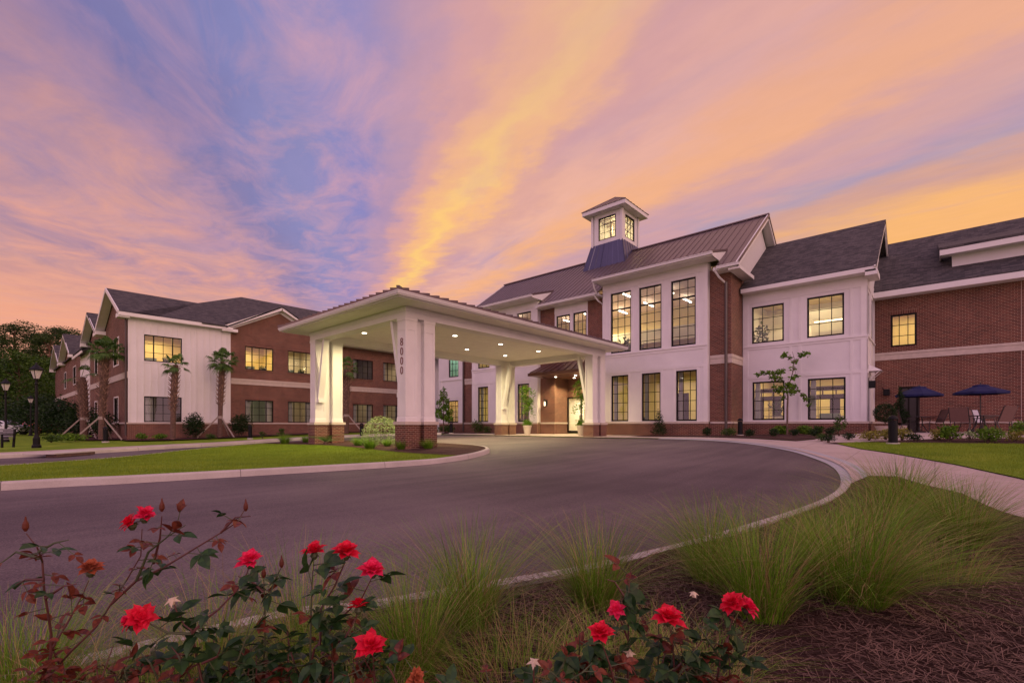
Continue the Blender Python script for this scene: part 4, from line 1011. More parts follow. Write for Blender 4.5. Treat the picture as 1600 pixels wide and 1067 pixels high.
def rbk(mb):
    wall(mb, TL, 12.93, 20.45, 1.2, 8.7, [q for q in bu+blw if q[0] < 20])
    wall(mb, Tx(XR_), 20.4, 32.6, 1.2, 8.7, [q for q in bu+blw if q[0] > 20])
    # gable of the corner brick bay, facing the portico
    vs = [(XL,12.93,8.7), (XL,20.45,8.7), (XL,16.69,10.75), (XL-.2,12.93,8.7), (XL-.2,20.45,8.7), (XL-.2,16.69,10.75)]
    mb.addm(vs, [(0,1,2), (5,4,3), (0,3,4,1), (1,4,5,2), (2,5,3,0)])
    mb.box(XL-.2, XL+.06, 6.51, 20.45, -.2, 1.09); mb.box(XR_-.2, XR_+.06, 20.45, 32.6, -.2, 1.09)
mbobj(rbk, 'brick_wall', 'brick', rsw)
def rst(mb):
    mb.box(XL-.05, XL+.1, 6.47, 20.47, 1.092, 1.198); mb.box(XR_-.05, XR_+.1, 20.47, 32.6, 1.092, 1.198)
    mb.box(XL-.05, XL+.035, 12.95, 20.45, 4.27, 4.56); mb.box(XL-.05, XL+.06, 12.95, 20.45, 4.563, 4.72)
    mb.box(XR_-.05, XR_+.035, 20.45, 32.6, 4.27, 4.56); mb.box(XR_-.05, XR_+.06, 20.45, 32.6, 4.563, 4.72)
mbobj(rst, 'stone_ledge', 'cast_stone', rsw)
def rso(mb):
    for q in bu+blw:
        x = XL if q[0] < 20 else XR_; mb.box(x-.01, x+.012, q[0]-.1, q[1]+.1, q[3]+.005, q[3]+.21); mb.box(x-.01, x+.05, q[0]-.05, q[1]+.05, q[2]-.07, q[2]-.003)
mbobj(rso, 'brick_lintel', 'brick_soldier', rsw)
for q in wu: window(TL, q, rsw, 4, 3, bars=(.25,.75), fw=.07, trim='white_trim')
for q in wl: window(TL, q, rsw, 4, 3, bars=(.25,.75), fw=.07, trim='white_trim', curtain=[(.02,.3)])
for i, q in enumerate(bu):
    X_ = XL if q[0] < 20 else XR_
    window(Tx(X_), q, rsw, 4, 3, bars=(.25,.75), fw=.07, curtain=[(.0,.22)] if i > 1 else None)
    window(Tx(X_), blw[i], rsw, 4, 3, bars=(.25,.75), fw=.07, curtain=[(.0,.25), (.76,1.)])
def it_lamp(kind):
    def f_(mb, T, d0, d1):
        c = {0: 8.6, 1: 15.3, 2: 18.6}.get(kind, 25)
        Tbox(mb, T, c+.2, c+.6, d0-.7, d0-1.1, 5.2, 5.85, 3); Tbox(mb, T, c-.8, c-.2, d0-.9, d0-1.5, 5.2, 5.9, 4)
        iplant(mb, T, c+.3, d0-.7, 5.6, .45, .35, 60, 7)
    return f_
for (a, b, p, wm, kd, cl) in ((6.8,10.4,110,'room_warm',0,(1,.76,.34)), (13.3,16.7,110,'room_warm',1,(1,.76,.36)), (17.0,20.2,60,'room_pale',2,(1,.78,.42))):
    room(Tx(XL-.24), a, b, 4.9, 7.9, 3.4, rsw, wm, p, items=it_lamp(kd), col=cl, d0=0)
for (a, b, p, wm) in ((23.3,26.3,5,'room_dim'), (26.8,30,22,'room_pale')): room(Tx(XR_-.24), a, b, 4.9, 7.9, 3.4, rsw, wm, p, d0=0)
def gre(mb, T, d0, d1):
    Tbox(mb, T, 9.1, 9.5, d0-2.5, d0-2.6, 1.0, 2.4, 9 if False else 8)
for (a, b, p, wm) in ((6.8,10.4,5,'room_dim'), (13.3,16.7,14,'room_green'), (17.0,20.2,16,'room_pale')): room(Tx(XL-.24), a, b, .5, 4.0, 3.4, rsw, wm, p, d0=0)
for (a, b, p, wm) in ((23.3,26.3,12,'room_pale'), (26.8,30,14,'room_pale')): room(Tx(XR_-.24), a, b, .5, 4.0, 3.4, rsw, wm, p, d0=0)
mbobj(lambda mb: (mb.box(-43.2, -43, 32.6, 40, .1, 8.7), mb.box(-43.2, -31.6, 38, 38.2, .1, 8.7), mb.box(-43.2, -42.0, 32.4, 32.6, .1, 8.7)), 'white_end_wall', 'white_paint', rsw)
# side wall with its gables, running away to the west (faces -y)
TS = Ty(6.57)
s_ops = [(-46.8,-44.75,5.5,7.45), (-46.6,-44.95,1.25,3.05), (-56.1,-54.6,5.5,7.4), (-56.1,-54.6,1.25,3.05), (-71.6,-69.4,5.5,7.4), (-80.5,-78.6,5.5,7.4)]
def side(mb):
    wall(mb, TS, -59.0, -41.42, -.2, 8.7, s_ops); wall(mb, TS, -92, -65.2, -.2, 8.7, s_ops)
    for xc, hw, y in ((-46., 4.6, 6.57), (-55.2, 3.8, 6.57), (-74.8, 5.2, 6.57), (-86.2, 5.2, 6.57)):
        vs = [(xc-hw,y,8.68), (xc+hw,y,8.68), (xc,y,8.68+hw*.5), (xc-hw,y+.2,8.68), (xc+hw,y+.2,8.68), (xc,y+.2,8.68+hw*.5)]
        mb.addm(vs, [(0,1,2), (5,4,3), (0,3,4,1), (1,4,5,2), (2,5,3,0)])
mbobj(side, 'side_wall', 'brick', rsw)
def sband(mb): mb.box(-59, -41.4, 6.52, 6.62, 4.27, 4.72); mb.box(-92, -65.2, 6.52, 6.62, 4.27, 4.72); mb.box(-59, -41.38, 6.47, 6.6, 1.092, 1.198)
mbobj(sband, 'stone_band', 'cast_stone', rsw)
mbobj(lambda mb: mb.box(-65.2, -59.0, 6.50, 7.0, -.2, 7.9), 'white_bay', 'white_paint', rsw)
for q in s_ops: window(TS, q, rsw, 2, 4, trim='white_trim')
mbobj(lambda mb: (mb.box(-58.5, -41.9, 6.85, 6.9, .0, 8.5), mb.box(-91, -65.5, 6.85, 6.9, .0, 8.5)), 'inner_lining', 'room_dim', rsw)
def rroof(mb):
    s_ = .485; z0 = 8.72; xe = -40.85; y0 = 6.75
    # body of the wing: a big hip
    hx = 10.1; xp = xe-hx; zp = z0+hx*s_
    A = (xe,y0,z0); B_ = (xe,40.,z0); C = (xp,40.,zp); P = (xp, y0+hx, zp); Dd = (xp-hx, y0, z0); E_ = (xp-hx, 40., z0)
    K = lambda x, y: (x, y, z0+(xe-x)*s_)
    mb.slab([A, K(xe,12.55), K(XL-.25,12.55), K(XL-.25,20.85), K(xe,20.85), B_, C, P], .12); mb.slab([Dd, A, P], .12); mb.slab([Dd, P, C, E_], .12)
    # gabled end over the white corner, ridge along y
    r = -46.; zr = z0+(xe-r)*s_
    mb.slab([(xe,6.0,z0), (xe,8.2,z0), (r,11.9,zr), (r,6.0,zr)], .12)
    mb.slab([(r,6.0,zr), (r,11.9,zr), (-50.9,8.2,zr-(r+50.9)*s_*1.0), (-50.9,6.0,zr-(r+50.9)*s_)], .12)
    # cross gable over the brick bay
    g0, g1, gp = 12.45, 20.9, 16.69; zg = z0+.03; zq = 10.98; xi = -46.9
    mb.slab([(XL+.5,g0,zg-.1), (XL+.5,gp,zq), (xi,gp,zq), (xe-.3,g0,zg-.1)], .12); mb.slab([(XL+.5,gp,zq), (XL+.5,g1,zg-.1), (xe-.3,g1,zg-.1), (xi,gp,zq)], .12)
    # gables further west
    for xc, hw in ((-55.6, 4.4), (-74.8, 5.6), (-86.2, 5.6)):
        zc_ = z0+hw*.5
        mb.slab([(xc,5.95,zc_), (xc+hw,5.95,z0), (xc+hw,9.0,z0), (xc,16,zc_)], .12); mb.slab([(xc-hw,5.95,z0), (xc,5.95,zc_), (xc,16,zc_), (xc-hw,9.0,z0)], .12)
    mb.slab([(-65.8,5.95,7.95), (-58.6,5.95,7.95), (-58.6,12,10.8), (-65.8,12,10.8)], .1)
    mb.slab([(-92,6.3,8.6), (-58,6.3,8.6), (-58,15.5,12.2), (-92,15.5,12.2)], .1)
mbobj(rroof, 'shingle_roof', 'shingle', rsw)
def reav(mb):
    xe = -40.85
    mb.box(xe-.02, xe+.04, 5.98, 10.8, 8.42, 8.66); mb.box(XL-.02, xe-.02, 5.98, 12.9, 8.42, 8.46); mb.box(xe-.12, xe-.06, 10.8, 12.95, 8.42, 8.62)
    mb.box(xe-.1, xe-.04, 20.7, 36, 8.42, 8.62); mb.box(XR_-.02, xe-.1, 20.5, 36, 8.42, 8.46)
    for (y0, z0, y1, z1) in ((12.4,8.62,16.69,10.78), (20.95,8.62,16.69,10.78)):
        mb.bar((XL+.47,y0,z0), (XL+.47,y1,z1), .06, .24); mb.bar((XL+.25,y0,z0-.1), (XL+.25,y1,z1-.1), .44, .03); mb.bar((XL+.02,y0,z0-.22), (XL+.02,y1,z1-.22), .04, .2)
    mb.box(XL-.02, XL+.5, 12.2, 13.3, 8.3, 8.52); mb.box(XL-.02, XL+.5, 20.1, 21.0, 8.3, 8.52)
    for xc, hw, z0 in ((-46., 5.1, 8.62), (-55.6, 4.4, 8.62), (-74.8, 5.6, 8.62), (-86.2, 5.6, 8.62)):
        zt = z0+hw*.485
        mb.bar((xc+hw,5.98,z0), (xc,5.98,zt), .06, .26, up=(0,0,1)); mb.bar((xc-hw,5.98,z0), (xc,5.98,zt), .06, .26)
        mb.bar((xc+hw,6.25,z0-.1), (xc,6.25,zt-.1), .55, .03); mb.bar((xc-hw,6.25,z0-.1), (xc,6.25,zt-.1), .55, .03)
        mb.box(xc+hw-.8, xc+hw, 5.95, 6.6, z0-.3, z0-.02); mb.box(xc-hw, xc-hw+.8, 5.95, 6.6, z0-.3, z0-.02)
    mb.box(-65.8, -58.6, 5.92, 5.98, 7.68, 7.9)
mbobj(reav, 'eaves', 'white_trim', rsw)
mbobj(lambda mb: mb.tube([(-41.45,6.45,8.5),(-41.45,6.45,.3)], .055, 8), 'downspout', 'downspout_brown', rsw)
# ============================================================ PORTICO
por = thing('portico', 'white drive-through portico on paired panelled posts with brick piers in front of the entrance', 'portico', (-17.3, 16, .2))
X0, X1, Y0, Y1 = -21.02, -13.66, 9.72, 23.2      # outer faces of the piers
def pier(x0, y0, g):
    w_ = .62
    b = MB(); b.box(x0, x0+w_, y0, y0+w_*.95, g-.2, 1.03); bo = b.obj('brick_pier', 'brick', por)
    c = MB(); c.box(x0-.045, x0+w_+.045, y0-.045, y0+w_*.95+.045, 1.032, 1.142); c.obj('stone_cap', 'cast_stone', bo)
    s_ = MB(); cx, cy = x0+w_/2, y0+w_*.475; r = .225
    s_.box(cx-r, cx+r, cy-r, cy+r, 1.32, 4.70)
    s_.box(cx-r-.035, cx+r+.035, cy-r-.035, cy+r+.035, 1.144, 1.25); s_.lathe([((r+.035)*1.414, 1.252), ((r+.018)*1.414, 1.33)], (cx, cy, 0), 4, square=True)
    s_.box(cx-r-.035, cx+r+.035, cy-r-.035, cy+r+.035, 4.69, 4.795); s_.box(cx-r-.018, cx+r+.018, cy-r-.018, cy+r+.018, 4.62, 4.688)
    # applied stiles and rails make the sunk panels
    q = r+.018
    for sx in (-1, 1):
        for sy in (-1, 1): s_.box(cx+sx*q, cx+sx*(r-.065), cy+sy*q, cy+sy*(r-.065), 1.335, 4.618)
    for z0, z1 in ((1.335, 1.62), (4.36, 4.617)):
        s_.box(cx-r+.066, cx+r-.066, cy-q, cy+q, z0, z1); s_.box(cx-q, cx+q, cy-r+.066, cy+r-.066, z0, z1)
    return s_.obj('post', 'white_trim', por)
front_posts = []
for gx in (X0, X1-.62):
    for gy in (9.72, 10.53, 21.80, 22.60):
        front_posts.append(pier(gx, gy, G(gx, gy)+.05))
def infill(mb):
    for gx in (X0, X1-.62):
        for ya, yb in ((10.20, 10.62), (22.30, 22.68)): mb.box(gx+.22, gx+.36, ya, yb, 1.14, 4.8)
mbobj(infill, 'recess_panel', 'white_paint', por)
def infillb(mb):
    for gx in (X0, X1-.62):
        for ya, yb in ((10.31, 10.53), (22.39, 22.6)): mb.box(gx+.16, gx+.42, ya, yb, 0, 1.09)
mbobj(infillb, 'brick_recess', 'brick', por)
for sgn, xf in ((1, X0+.55), (-1, X1-.55)):
    for yc in (10.0, 22.08):
        mb = MB(); mb.bar((xf, yc, 2.15), (xf+sgn*.55, yc, 4.82), .26, .14, up=(sgn,0,0))
        mb.box(min(xf, xf+sgn*.16), max(xf, xf+sgn*.16), yc-.15, yc+.15, 2.02, 2.16)
        mb.obj('brace', 'white_trim', por)
# beam, ceiling, soffit, gutter, roof
def beam(mb):
    w_ = .5; a, b, c, d = X0+.05, X1-.05, Y0+.05, Y1-.05
    mb.box(a, b, c, c+w_, 4.8, 5.17); mb.box(a, b, d-w_, d, 4.8, 5.17); mb.box(a, a+w_, c+w_, d-w_, 4.8, 5.17); mb.box(b-w_, b, c+w_, d-w_, 4.8, 5.17)
    mb.box(a-.02, b+.02, c-.02, c, 5.0, 5.16); mb.box(b, b+.02, c, d, 5.0, 5.16)
mbobj(beam, 'beam', 'white_paint', por)
RX0, RX1, RY0, RY1 = -21.75, -12.82, 8.87, 23.75
mbobj(lambda mb: mb.box(X0+.5, X1-.5, Y0+.5, Y1-.5, 5.11, 5.16), 'ceiling', 'soffit', por)
mbobj(lambda mb: (mb.box(RX0+.06, RX1-.06, RY0+.06, RY1-.06, 5.172, 5.22)), 'soffit', 'soffit', por)
def fasc(mb):
    def ring(a, z0, z1, t_): 
        mb.box(RX0-a, RX1+a, RY0-a, RY0-a+t_, z0, z1); mb.box(RX0-a, RX1+a, RY1+a-t_, RY1+a, z0, z1); mb.box(RX0-a, RX0-a+t_, RY0-a+t_, RY1+a-t_, z0, z1); mb.box(RX1+a-t_, RX1+a, RY0-a+t_, RY1+a-t_, z0, z1)
    ring(0., 5.165, 5.30, .06); ring(.09, 5.20, 5.24, .09); ring(.12, 5.242, 5.30, .12); ring(.14, 5.302, 5.335, .14)
mbobj(fasc, 'gutter', 'gutter_white', por)
def proof(mb):
    a = .13; x0, x1, y0, y1 = RX0-a, RX1+a, RY0-a, RY1+a; ze = 5.40; h = (x1-x0)/2*.22; xm = (x0+x1)/2; r0 = y0+(x1-x0)/2; r1 = y1-(x1-x0)/2
    A, B_, C, D_ = (x0,y0,ze), (x1,y0,ze), (x1,y1,ze), (x0,y1,ze); P = (xm,r0,ze+h); Q = (xm,r1,ze+h)
    mb.slab([A, B_, P], .06); mb.slab([B_, C, Q, P], .06); mb.slab([C, D_, Q], .06); mb.slab([D_, A, P, Q], .06)
    def hr(p, q, inward, n):
        p = Vector(p); q = Vector(q); L2 = (q-p).length; half = (x1-x0)/2
        for i in range(1, n):
            t_ = i/n; s_ = p.lerp(q, t_); run = min(t_*L2, (1-t_)*L2, half); e = s_+Vector(inward)*run+Vector((0,0,run*.22))
            mb.bar(s_+Vector((0,0,.03)), e+Vector((0,0,.03)), .035, .06)
    hr(A, B_, (0,1,0), 22); hr(B_, C, (-1,0,0), 36); hr(C, D_, (0,-1,0), 22); hr(D_, A, (1,0,0), 36)
    mb.bar(Vector(B_)+Vector((0,0,.03)), Vector(P)+Vector((0,0,.03)), .1, .06); mb.bar(Vector(A)+Vector((0,0,.03)), Vector(P)+Vector((0,0,.03)), .1, .06)
mbobj(proof, 'metal_roof', 'metal_roof', por)
for x in (-16.3, -18.8):
    for y in (11.2, 14.3, 17.35, 20.4):
        mb = MB(); mb.cur = 0; mb.lathe([(.13, 5.085), (.13, 5.108)], (x, y, 0), 16); mb.cur = 1; mb.lathe([(.10, 5.08), (.10, 5.084)], (x, y, 0), 16)
        o = mb.obj('downlight', ['white_trim', 'lamp_down'], por)
        L_ = bpy.data.lights.new('downlight_lamp', 'SPOT'); L_.energy = 680; L_.color = (1, .82, .42); L_.spot_size = rad(165); L_.spot_blend = .7; L_.shadow_soft_size = .09
        lo = bpy.data.objects.new('downlight_lamp', L_); COL.objects.link(lo); lo.location = (x, y, 5.06); lo.parent = o; lo.matrix_parent_inverse = world_mat(o).inverted()
mb = MB(); mb.lathe([(.11, 5.03), (.13, 5.108)], (-17.7, 13.4, 0), 16); mb.lathe([(.05,4.98), (.11,5.03)], (-17.7, 13.4, 0), 16); mb.obj('smoke_detector', 'grey_seat', por)
# the street number 8000, one digit over another, on the front post
def digit(mb, kind, cx, cz, y, h=.24, w_=.13, t_=.026, dep=.02):
    def oval(cz_, hh, ww):
        n = 24
        for i in range(n):
            a0 = 2*math.pi*i/n; a1 = 2*math.pi*(i+1)/n
            p = lambda a, s_: (cx+math.cos(a)*(ww/2-s_), cz_+math.sin(a)*(hh/2-s_))
            o0, o1, i0, i1 = p(a0, 0), p(a1, 0), p(a0, t_), p(a1, t_)
            q = [(o0[0], y-dep, o0[1]), (o1[0], y-dep, o1[1]), (i1[0], y-dep, i1[1]), (i0[0], y-dep, i0[1])]
            mb.addm(q+[(a_, y-.001, b_) for a_, _, b_ in q], [(0,1,2,3), (0,4,5,1), (2,6,7,3), (7,6,5,4)])
    if kind == '0': oval(cz, h, w_)
    else: oval(cz+h*.235, h*.53, w_*.92); oval(cz-h*.225, h*.57, w_)
nm = MB(); zc_ = 3.95
for k, ch in enumerate('8000'): digit(nm, ch, X1-.31, zc_-k*.335, 9.72+.2945-.225-.001, h=.27, w_=.155)
nm.obj('house_number', 'number_metal', por)
# wall lantern by the entrance
wl_ = thing('wall_lantern', 'small lit lantern on the brick pier beside the entrance door', 'wall lamp', (-20.05, 25.98, 2.6))
def wlf(mb):
    mb.box(-20.13, -19.97, 25.94, 25.99, 2.35, 2.75); mb.bar((-20.05,25.94,2.72), (-20.05,25.78,2.78), .03, .03)
    mb.lathe([(.13, 2.72), (.02, 2.82)], (-20.05, 25.78, 0), 4, square=True); mb.lathe([(.10, 2.26), (.10, 2.29)], (-20.05, 25.78, 0), 4, square=True)
    for sx in (-1, 1):
        for sy in (-1, 1): mb.box(-20.05+sx*.08-.008, -20.05+sx*.08+.008, 25.78+sy*.08-.008, 25.78+sy*.08+.008, 2.28, 2.73)
mbobj(wlf, 'lantern_frame', 'black_metal', wl_)
mbobj(lambda mb: mb.lathe([(.045, 2.34), (.045, 2.62)], (-20.05, 25.78, 0), 12), 'lantern_bulb', 'lamp_warm', wl_)
L_ = bpy.data.lights.new('lantern_light', 'POINT'); L_.energy = 45; L_.color = (1,.72,.4); L_.shadow_soft_size = .05
lo = bpy.data.objects.new('lantern_light', L_); COL.objects.link(lo); lo.location = (-20.05, 25.78, 2.48); lo.parent = wl_; lo.matrix_parent_inverse = world_mat(wl_).inverted()
# downlight on the brick by the door (under the canopy)
for x, yl in ((-18.9, 25.5), (-17.3, 25.5), (-18.3, 26.8)):
    mb = MB(); mb.cur = 0; mb.lathe([(.08, 4.215), (.08, 4.228)], (x, yl, 0), 12); o = mb.obj('canopy_lamp', 'lamp_down', hall)
    L_ = bpy.data.lights.new('canopy_lamp_light', 'SPOT'); L_.energy = 420; L_.color = (1,.78,.40); L_.spot_size = rad(130); L_.spot_blend = .6; L_.shadow_soft_size = .06
    lo = bpy.data.objects.new('canopy_lamp_light', L_); COL.objects.link(lo); lo.location = (x, yl, 4.2); lo.parent = o; lo.matrix_parent_inverse = world_mat(o).inverted()
# ============================================================ PLANTS
def leafcloud(centers, size, asp=.5, jitter=.5, up=.3):
    """leaf-shaped faces (4 points each) around given centres"""
    C = np.asarray(centers, float); n = len(C)
    d = RNG.normal(size=(n, 3)); d[:, 2] = d[:, 2]*.6+up*RNG.normal(size=n)*0-.1; d /= np.linalg.norm(d, axis=1)[:, None]
    e = np.cross(d, RNG.normal(size=(n, 3))); e /= np.linalg.norm(e, axis=1)[:, None]
    s_ = size*RNG.uniform(1-jitter, 1+jitter, n)[:, None]
    a = C; b = C+d*s_*.5+e*s_*asp*.5; c = C+d*s_; f_ = C+d*s_*.5-e*s_*asp*.5
    V = np.stack([a, b, c, f_], 1).reshape(-1, 3); k = np.arange(n)*4
    return V, np.stack([k, k+1, k+2, k+3], 1)
def ell(n, c, r, shell=.55, flatb=0.):
    d = RNG.normal(size=(n, 3)); d /= np.linalg.norm(d, axis=1)[:, None]
    rr = RNG.uniform(shell**3, 1, n)**(1/3); p = d*rr[:, None]*np.array(r)
    if flatb: p[:, 2] = np.maximum(p[:, 2], -flatb*r[2])
    return p+np.array(c)
def blobs(n, lst, shell=.3):
    vol = np.array([b[1][0]*b[1][1]*b[1][2] for b in lst])**.67; vol = vol/vol.sum(); out = []
    for (c, r), v_ in zip(lst, vol): out.append(ell(max(8, int(n*v_)), c, r, shell))
    return np.concatenate(out)
def shrub(label, x, y, r, h, kind='leaf_mid', n=900, leaf=.07, form='round', cat='shrub', name='shrub', group=None, z=None, asp=.5):
    g = G(x, y)+.07 if z is None else z
    t_ = thing(name, label, cat, (x, y, g), random.uniform(0, 6), group)
    if form == 'round': lst = [((random.uniform(-.35,.35)*r, random.uniform(-.35,.35)*r, h*random.uniform(.35,.6)), (r*.7, r*.7, h*.42)) for _ in range(6)]
    elif form == 'cone': lst = [((0, 0, h*(.15+.8*k/6)), (r*(1-k/7.5)*1., r*(1-k/7.5), h*.13)) for k in range(7)]
    elif form == 'ball': lst = [((0, 0, h-r), (r, r, r))]
    elif form == 'spiral': lst = [((math.cos(k*1.1)*r*.35*(1-k/12), math.sin(k*1.1)*r*.35*(1-k/12), h*(.08+.9*k/11)), (r*(1-k/13), r*(1-k/13), h*.055)) for k in range(12)]
    else: lst = [((math.cos(k*2.4)*r*.6*random.random(), math.sin(k*2.4)*r*.6*random.random(), h*random.uniform(.3,.9)), (r*.28, r*.28, h*.16)) for k in range(11)]
    V, Fq = leafcloud(blobs(n, lst, .35 if form != 'ball' else .75), leaf, asp)
    V[:, 2] = np.maximum(V[:, 2], .0)
    fast('foliage', V, Fq, kind, t_, (0, 0, 0))
    s_ = MB()
    for k in range(7):
        a = k*.9; c, rr = lst[k % len(lst)]
        s_.tube([(math.cos(a)*.03, math.sin(a)*.03, -.05), (c[0]*.5, c[1]*.5, c[2]*.5), (c[0], c[1], c[2]+rr[2]*.5)], [.014*max(1,h), .010*max(1,h), .004], 5)
    s_.obj('stem', 'bark', t_, (0, 0, 0)); return t_
def gpos(px, py, off=.06):
    v_ = at(px, py, off); return v_.x, v_.y
# grass tussocks -------------------------------------------------
def tussock_mesh(n, r, h, lean, wd, dry=.12, seg=5, seed=0):
    rg = np.random.default_rng(seed)
    a = rg.uniform(0, 2*np.pi, n); rr = r*np.sqrt(rg.uniform(0, 1, n)); px = np.cos(a)*rr; py = np.sin(a)*rr
    b = a+rg.normal(0, .8, n); L_ = h*rg.uniform(.45, 1.15, n); out = lean*rg.uniform(.1, 1., n)**1.3+.12*rr/r
    rows = []; tw = rg.uniform(-.5,.5,n)
    for i in range(seg+1):
        t_ = i/seg; hor = L_*(out*t_+out*.9*t_**2.2); ver = L_*t_*(1-out*.38*t_**1.5)
        c = np.stack([px+np.cos(b+tw*t_*.6)*hor, py+np.sin(b+tw*t_*.6)*hor, ver], 1)
        w_ = wd*(1-t_)**.7+.0003; s_ = np.stack([-np.sin(b), np.cos(b), 0*b], 1)*w_
        rows.append((c-s_, c+s_))
    V = np.stack([q for rw_ in rows for q in rw_], 1).reshape(-1, 3); m_ = 2*(seg+1); k = np.arange(n)*m_
    Fq = np.concatenate([np.stack([k+2*i, k+2*i+1, k+2*i+3, k+2*i+2], 1) for i in range(seg)])
    mi = np.concatenate([(rg.uniform(0, 1, n) < dry).astype(int)]*seg)
    mi = np.tile((np.random.default_rng(seed+9).uniform(0, 1, n) < dry).astype(int), seg)
    return V, Fq, mi
TUS = {}
for k, (n, r, h, ln, wd, dry) in {'wide': (1500,.14,.62,1.0,.0014,.26), 'tall': (800,.11,.62,.75,.0014,.22), 'thin': (380,.10,.60,.65,.0012,.3), 'mat': (650,.30,.34,1.0,.0012,.5), 'small': (420,.12,.42,.75,.004,.02)}.items():
    V, Fq, mi = tussock_mesh(n, r, h, ln, wd, dry, seed=len(k)*3+n)
    o = fast('blades', V, Fq, ['blade', 'blade_dry'], mi=mi); TUS[k] = o.data; bpy.data.objects.remove(o)
def tussock(label, px, py, kind, sc, cat='grass clump', group=None, name='grass_clump', off=.10, xy=None):
    x, y = xy if xy else gpos(px, py, off)
    t_ = thing(name, label, cat, (x, y, G(x, y)+off-.01), random.uniform(0, 6), group); t_.scale = (sc, sc, sc*random.uniform(.94, 1.06))
    o = bpy.data.objects.new('blades', TUS[kind]); COL.objects.link(o); o.parent = t_; return t_
GG = 'wispy ornamental grasses along the near kerb'
for row in [
    ('large wispy grass clump in front of the mulch, nearest of the right-hand mass', 1335, 938, 'wide', .95),
    ('tall grass clump at the apex of the kerb where the path bends', 1405, 812, 'wide', 1.05),
    ('grass clump spilling over the pink path on the right', 1500, 850, 'wide', .88),
    ('grass clump between the apex clump and the large near clump', 1375, 862, 'wide', .9),
    ('grass clump leaning over the kerb left of the large clump', 1285, 905, 'tall', .8),
    ('dry-tipped grass clump low behind the right edge shrub', 1450, 895, 'mat', .9),
    ('upright grass clump growing through the kerb above the right-hand roses', 1110, 905, 'tall', .85),
    ('grass clump behind the double red rose on the right', 1190, 965, 'tall', .92),
    ('upright grass clump on the kerb in the middle of the bed', 930, 945, 'tall', .80),
    ('loose grass clump on the kerb right of the red bloom cluster', 735, 975, 'tall', .82),
    ('sprawling grass clump in the bed below the middle kerb clump', 800, 1075, 'mat', .75),
    ('flattened dry grass clump in front of the middle of the kerb', 960, 1050, 'mat', .7),
    ('sparse grass clump in the bed behind the lone pink bloom', 645, 1050, 'tall', .72),
    ('thin grass clump behind the rose bush with four red blooms', 470, 1035, 'thin', .85),
    ('grass clump between the two left rose bushes', 340, 1085, 'thin', .8),
    ('dense grass clump at the bottom left corner', 30, 1120, 'wide', .62),
    ('low grass clump right of the bottom left clump', 205, 1120, 'mat', .8),
    ('low dry grass tuft between the rose bushes near the front', 560, 1110, 'mat', .6),
    ('low grass tuft under the right-hand roses', 1080, 1060, 'mat', .62),
]: tussock(*row, group=GG)
for lb, px, py, sc in [
    ('tufted green grass on the island lawn left of the left pier', 445, 693, 1.25), ('tufted green grass beside the left brick pier', 478, 691, 1.0),
    ('tufted green grass in front of the white ball shrub', 578, 701, 1.25), ('tufted green grass at the foot of the numbered pier', 627, 702, .95), ('tufted green grass at the right foot of the numbered pier', 669, 701, 1.0),
    ('tufted green grass behind the white ball shrub', 560, 696, 1.1), ('tufted green grass just right of the white ball shrub', 605, 697, .9)]:
    tussock(lb, px, py, 'small', sc, 'grass clump', 'tufted grasses round the portico piers', off=.13)
# rounded shrubs by the portico
x, y = gpos(595, 694, .13); shrub('white flowering ball shrub on the mulch between the portico piers', x, y, .78, 1.25, 'leaf_white', 2600, .07, 'ball')
# sago palm
def rosette(label, x, y, z, n, L_, mat='palm_leaf', name='sago_palm'):
    t_ = thing(name, label, 'palm', (x, y, z)); mb = MB()
    for k in range(n):
        a = k*2.4; el = .25+.9*((k*.37) % 1); P = []
        for i in range(7):
            t__ = i/6; P.append(Vector((math.cos(a)*L_*t__*math.cos(el*(1-t__*.5)), math.sin(a)*L_*t__*math.cos(el*(1-t__*.5)), L_*math.sin(el)*t__*(1-.55*t__)+.08)))
        sd = Vector((-math.sin(a), math.cos(a), 0))
        for i in range(6):
            for q in (0, .33, .66):
                p = P[i].lerp(P[i+1], q); d = (P[i+1]-P[i]).normalized(); w_ = L_*.2*math.sin(math.pi*min(1, (i+q)/6+.12))
                for s_ in (-1, 1): mb.face([p, p+d*.02, p+sd*s_*w_+d*w_*.6+Vector((0,0,.02))])
    mb.obj('fronds', mat, t_, (0, 0, 0), recalc=False); MBs = MB(); MBs.lathe([(.09,-.05), (.10,.08), (.05,.14)], (0,0,0), 10); MBs.obj('trunk', 'palm_bark', t_, (0,0,0)); return t_
x, y = gpos(509, 694, .14); rosette('low dark sago palm with stiff fronds in front of the left brick pier', x, y, G(x, y)+.13, 26, .85)

